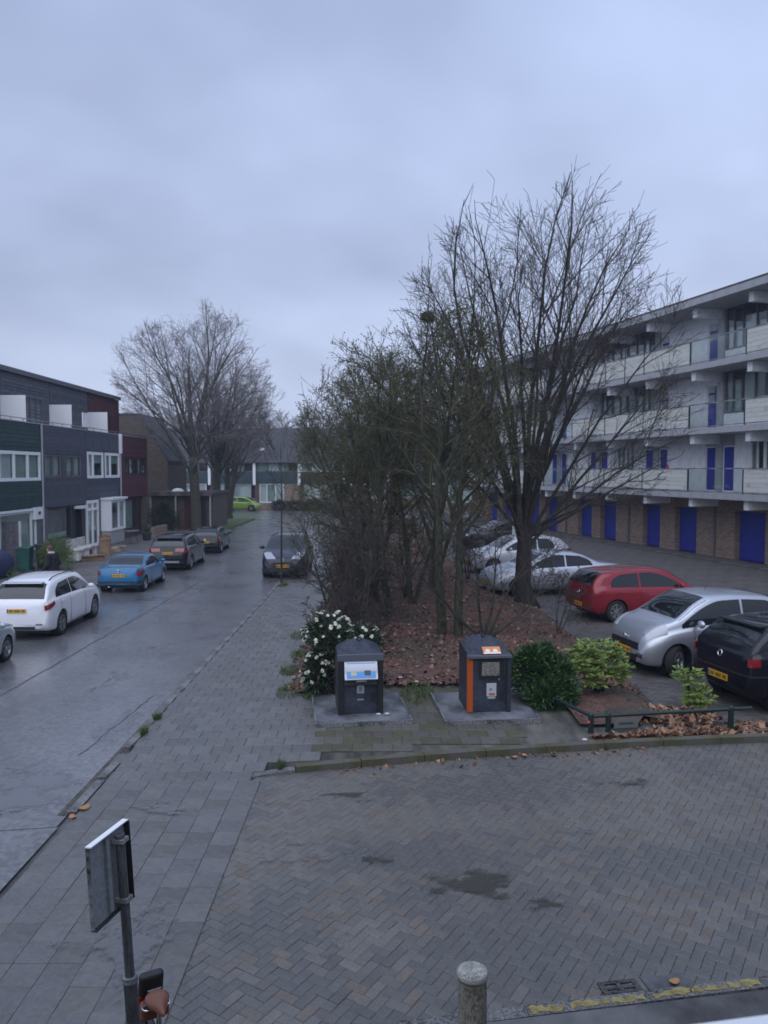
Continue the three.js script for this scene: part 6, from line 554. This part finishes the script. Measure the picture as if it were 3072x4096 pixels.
// bicycle under it: leather saddle and bag in view
{ const t = thing('bicycle', 'bicycle with brown leather saddle parked at the sign pole', 'bicycle', [-1.19, 0.07, -4.16], Math.PI + 0.5), fm = M(0.016, 0.017, 0.02, 0.35), br = M(0.16, 0.062, 0.034, 0.45), br2 = M(0.16, 0.045, 0.018, 0.45); t.scale.y = 0.95; // forward = local -z
  for (const z of [-0.55, 0.53]) { const w = new THREE.Group(); w.name = 'wheel'; w.position.set(0, 0.345, z); w.rotation.y = Math.PI / 2; t.add(w); part(w, 'tyre', new THREE.TorusGeometry(0.325, 0.02, 8, 40), mats.rubber); part(w, 'rim', new THREE.TorusGeometry(0.3, 0.012, 6, 40), mats.chrome); const sp = []; for (let k = 0; k < 18; k++) { const a = k / 18 * 6.283; sp.push(rod([0, 0, 0.02 * (k % 2 ? 1 : -1)], [Math.cos(a) * 0.3, Math.sin(a) * 0.3, 0], 0.0015, 4)); } sp.push(rod([0, 0, -0.05], [0, 0, 0.05], 0.02, 8)); part(w, 'spoke', merge(sp), mats.steel); }
  const mud = z => { const g = new THREE.TorusGeometry(0.365, 0.026, 5, 24, Math.PI * 0.85); g.rotateZ(0.25); g.rotateY(Math.PI / 2); g.translate(0, 0.345, z); return g; }; part(t, 'mudguard', mud(-0.55), fm); part(t, 'mudguard', mud(0.53), fm);
  part(t, 'frame', merge([rod([0, 0.3, 0.08], [0, 0.86, 0.27], 0.017), rod([0, 0.3, 0.08], [0, 0.75, -0.4], 0.019), rod([0, 0.62, 0.19], [0, 0.85, -0.42], 0.016), rod([0, 0.95, -0.45], [0, 0.62, -0.35], 0.02), rod([0, 0.345, 0.53], [0, 0.3, 0.08], 0.011), rod([0.02, 0.345, 0.53], [0, 0.84, 0.26], 0.009), rod([0, 0.66, -0.36], [0.04, 0.345, -0.55], 0.012), rod([0, 0.66, -0.36], [-0.04, 0.345, -0.55], 0.012)]), fm);
  part(t, 'seat_post', merge([rod([0, 0.84, 0.26], [0, 0.97, 0.3], 0.013), (() => { const g = new THREE.TorusGeometry(0.03, 0.007, 6, 14); g.rotateX(Math.PI / 2); g.translate(0.05, 0.96, 0.38); return g; })(), (() => { const g = new THREE.TorusGeometry(0.03, 0.007, 6, 14); g.rotateX(Math.PI / 2); g.translate(-0.05, 0.96, 0.38); return g; })()]), mats.chrome);
  const sg = new THREE.SphereGeometry(1, 24, 14), p = sg.attributes.position; for (let i = 0; i < p.count; i++) { const z = p.getZ(i), wdt = lerp(0.03, 0.105, smooth(-0.7, 0.9, z)); p.setXYZ(i, p.getX(i) * wdt * 1.05, Math.max(p.getY(i), -0.35) * 0.045 + 0.012 * z * z, z * 0.145); } sg.computeVertexNormals(); sg.scale(0.85, 0.9, 0.85); sg.translate(0, 1.015, 0.3); const sd = part(t, 'saddle', sg, br); bx(sd, 'saddle_plate', mats.chrome, -0.04, 0.04, 1.0, 1.035, 0.416, 0.43);
  const bag = new RoundedBoxGeometry(0.17, 0.1, 0.09, 3, 0.025); bag.translate(0, 0.9, 0.44); part(t, 'saddle_bag', bag, br2); part(t, 'rear_reflector', (() => { const g = new THREE.CylinderGeometry(0.028, 0.028, 0.015, 12); g.rotateX(Math.PI / 2); g.translate(0.08, 0.93, 0.5); return g; })(), mats.tailRed);
  const bk = new RoundedBoxGeometry(0.15, 0.2, 0.06, 3, 0.028); bk.rotateX(-0.25); bk.translate(0.0, 1.0, 0.53); const cs = part(t, 'child_seat', bk, mats.black); part(cs, 'seat_stay', merge([rod([0.05, 0.95, 0.53], [0.03, 0.7, 0.5], 0.009), rod([-0.05, 0.95, 0.53], [-0.03, 0.7, 0.5], 0.009)]), fm); const hb = new THREE.TubeGeometry(new THREE.CatmullRomCurve3([V(-0.27, 1.04, -0.2), V(-0.26, 1.08, -0.36), V(-0.1, 1.1, -0.47), V(0.1, 1.1, -0.47), V(0.26, 1.08, -0.36), V(0.27, 1.04, -0.2)]), 24, 0.011, 8); part(t, 'handlebar', merge([hb, rod([0, 0.9, -0.44], [0, 1.1, -0.47], 0.013)]), mats.chrome); for (const s of [-1, 1]) part(t, 'grip', rod([s * 0.27, 1.05, -0.3], [s * 0.27, 1.04, -0.18], 0.017, 10), mats.rubber); part(t, 'chain_case', boxG(0.03, 0.045, 0.24, 0.4, 0.02, 0.58), fm); part(t, 'pedal', merge([rod([0.05, 0.3, 0.08], [0.06, 0.16, 0.14], 0.01), boxG(0.06, 0.15, 0.14, 0.165, 0.1, 0.18), boxG(-0.15, -0.06, 0.43, 0.455, -0.02, 0.06), rod([-0.05, 0.3, 0.08], [-0.06, 0.44, 0.02], 0.01)]), mats.steel); }
// bollard
{ const t = thing('bollard', 'round pale concrete bollard at the bottom of the picture', 'bollard', [0.615, 0.06, -5.2]); part(t, 'post', new THREE.LatheGeometry([[0.101, -0.05], [0.1, 0.6], [0.098, 0.628]].map(p => new THREE.Vector2(...p)), 36), grain(0.17, 0.165, 0.13, 0.85)); part(t, 'cap', new THREE.LatheGeometry([[0.106, 0.628], [0.109, 0.64], [0.108, 0.658], [0.1, 0.668], [0, 0.674]].map(p => new THREE.Vector2(...p)), 36), grain(0.3, 0.3, 0.27, 0.85)); }
// lamp post behind the trees
{ const t = thing('lamp_post', 'pale grey lamp post behind the big bare tree', 'lamp', [6.75, 0, -40]); part(t, 'pole', new THREE.LatheGeometry([[0.11, 0], [0.1, 1], [0.06, 6.6], [0.05, 6.75]].map(p => new THREE.Vector2(...p)), 14), grain(0.42, 0.44, 0.46, 0.5)); part(t, 'arm', rod([0, 6.7, 0], [-0.7, 6.85, 0], 0.03, 8), mats.galv); const hd = new RoundedBoxGeometry(0.55, 0.1, 0.22, 3, 0.04); hd.translate(-0.9, 6.86, 0); part(t, 'lamp_head', hd, mats.galv); }
// ---------- in front of the left houses ----------
{ const t = thing('privacy_fence', 'tall grey board fence between front gardens at the left edge', 'fence', [-15.45, 0.085, -31.2]); const fm = boardMats(0.085, 0.08, 0.095); for (let i = 0; i < 5; i++) bx(t, 'board', fm[i % 3], i * 0.137, i * 0.137 + 0.131, 0.02, 2.0, -0.02, 0.02); bx(t, 'post', mats.grey, 0.69, 0.78, 0, 2.05, -0.045, 0.045); bx(t, 'cap_rail', fm[0], -0.01, 0.69, 2.0, 2.04, -0.035, 0.035); }
function wheelie(label, x, d, m, lid) { const t = thing('wheelie_bin', label, 'bin', [x, 0.085, -d], 0.15, null); const g = boxG(-0.26, 0.26, 0.06, 0.94, -0.3, 0.3), p = g.attributes.position; for (let i = 0; i < p.count; i++) if (p.getY(i) < 0.5) { p.setX(i, p.getX(i) * 0.82); p.setZ(i, p.getZ(i) * 0.78); } g.computeVertexNormals(); part(t, 'tub', g, m); const l = new RoundedBoxGeometry(0.6, 0.09, 0.7, 3, 0.035); l.translate(0, 0.985, 0.01); const ld = part(t, 'lid', l, lid); bx(ld, 'hinge_bar', mats.black, -0.26, 0.26, 0.93, 0.97, -0.4, -0.345); bx(t, 'rim', m, -0.28, 0.28, 0.88, 0.936, -0.32, 0.33); for (const s of [-1, 1]) { const w = new THREE.CylinderGeometry(0.1, 0.1, 0.05, 18); w.rotateZ(Math.PI / 2); w.translate(s * 0.25, 0.1, -0.24); part(t, 'wheel', w, mats.rubber); } return t; }
wheelie('green wheelie bin standing beside the grey board fence', -14.55, 31.2, grain(0.012, 0.075, 0.06, 0.55), grain(0.013, 0.09, 0.07, 0.5)); wheelie('dark grey wheelie bin right of the green one', -14.3, 32.4, grain(0.035, 0.037, 0.045, 0.55), grain(0.03, 0.032, 0.04, 0.5));
{ const t = thing('covered_scooter', 'rounded shape under a dark blue cover at the left picture edge', 'scooter', [-14.75, 0.085, -29.4]); const g = new THREE.SphereGeometry(1, 32, 20), p = g.attributes.position; for (let i = 0; i < p.count; i++) { const y = Math.max(p.getY(i), -0.75), k = 1 + 0.1 * fbm(p.getX(i) * 3 + 4, p.getZ(i) * 3 + y * 2, 0, 3, 5) + 0.03 * Math.sin(Math.atan2(p.getZ(i), p.getX(i)) * 9) * (1 - y) * 0.5; p.setXYZ(i, p.getX(i) * 0.42 * k, (y + 0.75) * 0.62, p.getZ(i) * 0.9 * k); } g.computeVertexNormals(); part(t, 'cover', g, M(0.018, 0.026, 0.075, 0.7)); for (const z of [-0.55, 0.55]) { const w = new THREE.TorusGeometry(0.16, 0.06, 8, 20); w.rotateY(Math.PI / 2); w.translate(0, 0.2, z); part(t, 'wheel', w, mats.rubber); } }
// discarded furniture heap in front of the slate house
{ const wh = grain(0.55, 0.53, 0.5, 0.6); let t = thing('discarded_cabinet', 'white discarded cabinet lying in front of the dark window', 'cabinet', [-13.9, 0.085, -35.6], TURN + 0.05); bx(t, 'carcass', wh, -1.3, 1.15, 0.06, 0.5, -0.3, 0.25); bx(t, 'top', wh, -1.35, 1.2, 0.5, 0.56, -0.34, 0.3); bx(t, 'backboard', wh, -1.3, 1.0, 0.56, 0.98, -0.3, -0.24); bx(t, 'opening', mats.black, 0.1, 0.42, 0.18, 0.42, 0.251, 0.256); bx(t, 'door', wh, -1.2, -0.1, 0.1, 0.46, 0.251, 0.272); for (const x of [-1.2, 1.05]) bx(t, 'leg', wh, x - 0.05, x + 0.05, 0, 0.06, -0.05, 0.05);
  const card = grain(0.24, 0.16, 0.1, 0.9); t = thing('cardboard_box', 'flattened brown cardboard box at the foot of the white cabinet', 'box', [-13.3, 0.085, -35.1], 0.5); bx(t, 'carton', card, -0.5, 0.5, 0, 0.24, -0.3, 0.3); bx(t, 'flap', card, -0.5, 0.5, 0.24, 0.252, 0.05, 0.42); 
  t = thing('cardboard_box', 'upright brown cardboard box beside the white door', 'box', [-13.5, 0.085, -37.3], 0.2); bx(t, 'carton', card, -0.25, 0.25, 0, 0.8, -0.22, 0.22); bx(t, 'flap', card, -0.24, 0.24, 0.8, 0.98, -0.22, -0.208); bx(t, 'flap', grain(0.42, 0.24, 0.1, 0.9), -0.25, -0.238, 0.8, 0.95, -0.2, 0.2);
  t = thing('timber_stack', 'pale timber boards stacked low in front of the white door', 'timber', [-13.5, 0.085, -38.7], TURN - 0.25); const tm = grain(0.42, 0.33, 0.22, 0.75); for (let i = 0; i < 5; i++) { const b = bx(t, 'plank', tm, -0.75, 0.75, i * 0.052, 0.048 + i * 0.052, -0.1, 0.1); b.rotation.y = (hash2(i, 4, 4) - 0.5) * 0.2; } 
  t = thing('garden_table', 'grey metal garden table under the white bay window', 'table', [-14.1, 0.085, -43.2], 0.3); const tp = new THREE.CylinderGeometry(0.42, 0.42, 0.03, 24); tp.translate(0, 0.72, 0); part(t, 'tabletop', tp, mats.galv); for (let k = 0; k < 3; k++) part(t, 'leg', rod([Math.cos(k * 2.09) * 0.3, 0, Math.sin(k * 2.09) * 0.3], [Math.cos(k * 2.09) * 0.1, 0.71, Math.sin(k * 2.09) * 0.1], 0.016), mats.black); 
  t = thing('plant_pot', 'dark round plant pot beside the grey garden table', 'pot', [-13.9, 0.085, -45.2]); part(t, 'pot', new THREE.LatheGeometry([[0, 0], [0.2, 0], [0.28, 0.42], [0.3, 0.45], [0.26, 0.45], [0.24, 0.4], [0, 0.38]].map(p => new THREE.Vector2(...p)), 20), M(0.04, 0.045, 0.05, 0.6)); const Lf = new Leaves(), R = rng(4); for (let i = 0; i < 160; i++) Lf.leaf(V((R() - 0.5) * 0.3, 0.4 + R() * 0.3, (R() - 0.5) * 0.3), R, 0.12, 0.05); part(t, 'foliage', Lf.geo(), leafDeep); }
// ---------- person walking left, black coat, pale bag in hand ----------
{ const t = thing('person', 'person in a black coat walking left behind the white car', 'person', [-10.65, 0.09, -24.75], 1.35 + Math.PI); // faces local +z before the turn: walks to the left and away
  const cap = (p, a, b, ra, rb) => { const ba = b.clone().sub(a), pa = p.clone().sub(a), h = clamp(pa.dot(ba) / ba.lengthSq()); return pa.addScaledVector(ba, -h).length() - lerp(ra, rb, h); }, smin = (a, b, k) => { const h = clamp(0.5 + 0.5 * (b - a) / k); return lerp(b, a, h) - k * h * (1 - h); };
  const J = { pel: V(0, 0.92, 0), chest: V(0, 1.28, 0.03), neck: V(0, 1.43, 0.05), head: V(0, 1.57, 0.1), shL: V(-0.17, 1.37, 0.02), shR: V(0.17, 1.37, 0.02), elL: V(-0.23, 1.1, -0.06), elR: V(0.23, 1.1, 0.0), haL: V(-0.2, 0.9, 0.1), haR: V(0.2, 0.92, 0.2), hipL: V(-0.09, 0.88, 0), hipR: V(0.09, 0.88, 0), knL: V(-0.09, 0.48, 0.12), knR: V(0.09, 0.48, -0.02), anL: V(-0.09, 0.09, 0.16), anR: V(0.09, 0.12, -0.28), toL: V(-0.1, 0.04, 0.33), toR: V(0.1, 0.03, -0.12) };
  const field = (bones, k) => p => { let v = 9; for (const [a, b, ra, rb] of bones) v = smin(v, cap(p, a, b, ra, rb), k); return v; };
  const mesh = (parent, name, f, c, size, res, mat) => { const mc = new MarchingCubes(res, mat, true, false, 60000); mc.isolation = 0; const p = V(0, 0, 0), h = res / 2; for (let z = 0; z < res; z++) for (let y = 0; y < res; y++) for (let x = 0; x < res; x++) { p.set((x - h) / h * size + c.x, (y - h) / h * size + c.y, (z - h) / h * size + c.z); mc.field[x + y * res + z * res * res] = -f(p); } mc.update(); const n = mc.count, P = new Float32Array(n * 3), N = new Float32Array(n * 3); for (let i = 0; i < n; i++) { P[i * 3] = mc.positionArray[i * 3] * size + c.x; P[i * 3 + 1] = mc.positionArray[i * 3 + 1] * size + c.y; P[i * 3 + 2] = mc.positionArray[i * 3 + 2] * size + c.z; } N.set(mc.normalArray.subarray(0, n * 3)); const g = new THREE.BufferGeometry(); g.setAttribute('position', new THREE.BufferAttribute(P, 3)); g.computeVertexNormals(); return name ? part(parent, name, g, mat) : g; };
  const skin = M(0.42, 0.25, 0.19, 0.6), fing = (w, s) => { const b = []; for (let i = 0; i < 4; i++) { const o = V((i - 1.5) * 0.019 * s, -0.075, 0.012), r = w.clone().add(o), m = r.clone().add(V(0, -0.034 + Math.abs(i - 1.4) * 0.004, 0.012)); b.push([w.clone().add(V((i - 1.5) * 0.014, -0.02, 0)), r, 0.013, 0.009], [r, m, 0.009, 0.008], [m, m.clone().add(V(0, -0.018, 0.022)), 0.008, 0.007]); } b.push([w.clone().add(V(-0.02 * s, -0.02, 0.01)), w.clone().add(V(-0.045 * s, -0.06, 0.03)), 0.012, 0.009]); return b; };
  const head = [[J.head.clone().add(V(0, 0.03, -0.015)), J.head.clone().add(V(0, 0.0, 0.0)), 0.093, 0.088], [J.head.clone().add(V(0, -0.02, 0.02)), J.head.clone().add(V(0, -0.07, 0.045)), 0.068, 0.045], [J.head.clone().add(V(0, 0.01, 0.09)), J.head.clone().add(V(0, -0.022, 0.108)), 0.012, 0.016], [J.head.clone().add(V(-0.088, 0, 0)), J.head.clone().add(V(-0.09, -0.03, 0)), 0.014, 0.012], [J.head.clone().add(V(0.088, 0, 0)), J.head.clone().add(V(0.09, -0.03, 0)), 0.014, 0.012], [J.neck, J.head, 0.055, 0.05]];
  const body = [[J.pel, J.chest, 0.13, 0.15], [J.chest, J.neck, 0.12, 0.055], [J.shL, J.elL, 0.055, 0.042], [J.elL, J.haL, 0.04, 0.028], [J.shR, J.elR, 0.055, 0.042], [J.elR, J.haR, 0.04, 0.028], [J.hipL, J.knL, 0.085, 0.058], [J.knL, J.anL, 0.055, 0.038], [J.hipR, J.knR, 0.085, 0.058], [J.knR, J.anR, 0.055, 0.038], [J.anL, J.toL, 0.04, 0.03], [J.anR, J.toR, 0.04, 0.03]];
  const bg = mesh(t, null, field([...body, ...head.slice(-1)], 0.04), V(0, 0.85, 0), 0.9, 70, skin), hg = mesh(t, null, field(head, 0.02), J.head.clone().add(V(0, -0.03, 0.01)), 0.17, 56, skin), hands = [J.haL, J.haR].map((w, i) => mesh(t, null, field(fing(w, i ? -1 : 1), 0.008), w.clone().add(V(0, -0.05, 0.02)), 0.11, 52, skin)); part(t, 'body', merge([bg, hg, ...hands]), skin);
  const coat = [[J.pel.clone().add(V(0, -0.14, 0)), J.chest, 0.2, 0.18], [J.chest, J.neck.clone().add(V(0, -0.02, 0)), 0.16, 0.085], [J.shL, J.elL, 0.085, 0.065], [J.elL, J.haL, 0.062, 0.05], [J.shR, J.elR, 0.085, 0.065], [J.elR, J.haR, 0.062, 0.05]]; mesh(t, 'coat', field(coat, 0.05), V(0, 1.1, 0), 0.62, 64, M(0.008, 0.008, 0.011, 0.85));
  mesh(t, 'trousers', field(body.slice(6, 10).map(([a, b, c, d]) => [a, b, c + 0.02, d + 0.022]), 0.04), V(0, 0.5, 0), 0.62, 60, M(0.012, 0.012, 0.016, 0.85)); mesh(t, 'shoes', field(body.slice(10).map(([a, b, c, d]) => [a, b, c + 0.012, d + 0.012]), 0.02), V(0, 0.15, 0), 0.5, 56, M(0.02, 0.018, 0.016, 0.6));
  mesh(t, 'hair', p => Math.max(cap(p, J.head.clone().add(V(0, 0.035, -0.02)), J.head.clone().add(V(0, 0.01, -0.02)), 0.1, 0.097), (p.z - J.head.z - 0.045) - (p.y - J.head.y) * 0.5, J.head.y - 0.035 - p.y), J.head, 0.16, 50, M(0.09, 0.05, 0.032, 0.8)); mesh(t, 'scarf', p => { const q = V(Math.hypot(p.x, p.z - 0.045) - 0.075, p.y - 1.455, 0); return Math.hypot(q.x, q.y * 0.9) - 0.032; }, V(0, 1.45, 0.05), 0.16, 44, M(0.5, 0.42, 0.38, 0.9));
  for (const s of [-1, 1]) { const e = new THREE.SphereGeometry(0.011, 10, 8); e.translate(s * 0.033, 1.585, 0.187); part(t, 'eye', e, M(0.05, 0.04, 0.035, 0.3)); } const mo = new THREE.SphereGeometry(1, 10, 6); mo.scale(0.024, 0.006, 0.008); mo.translate(0, 1.505, 0.192); part(t, 'mouth', mo, M(0.3, 0.1, 0.09, 0.6));
  const b = single('carrier_bag', (() => { const g = new THREE.SphereGeometry(1, 20, 14), p = g.attributes.position; for (let i = 0; i < p.count; i++) { const k = 1 + 0.15 * (fbm(p.getX(i) * 3 + 3, p.getY(i) * 3 + p.getZ(i), 0, 3, 8) - 0.5), y = p.getY(i); p.setXYZ(i, p.getX(i) * 0.1 * k * (y > 0.5 ? 1.5 - y : 1), y * 0.12, p.getZ(i) * 0.07 * k); } g.computeVertexNormals(); return g; })(), M(0.62, 0.58, 0.5, 0.6), 'small pale bag held in front of the black coated person', 'bag'); const w = V(0.2, 0.80, 0.23).applyAxisAngle(V(0, 1, 0), t.rotation.y); b.position.set(t.position.x + w.x, t.position.y + w.y - 0.06, t.position.z + w.z); }
// paved strip at the foot of the flats
{ const s = struct('flats_footway', boxG(-30, 12.6, -0.06, 0.06, 0.02, 1.25), mats.footway); s.position.set(APT.x, 0, APT.z); s.rotation.y = APT.turn; }
scene.traverse(o => { if (o.isMesh) { o.castShadow = true; o.receiveShadow = true; } });
renderer.setSize(768, 1024);
renderer.render(scene, camera);
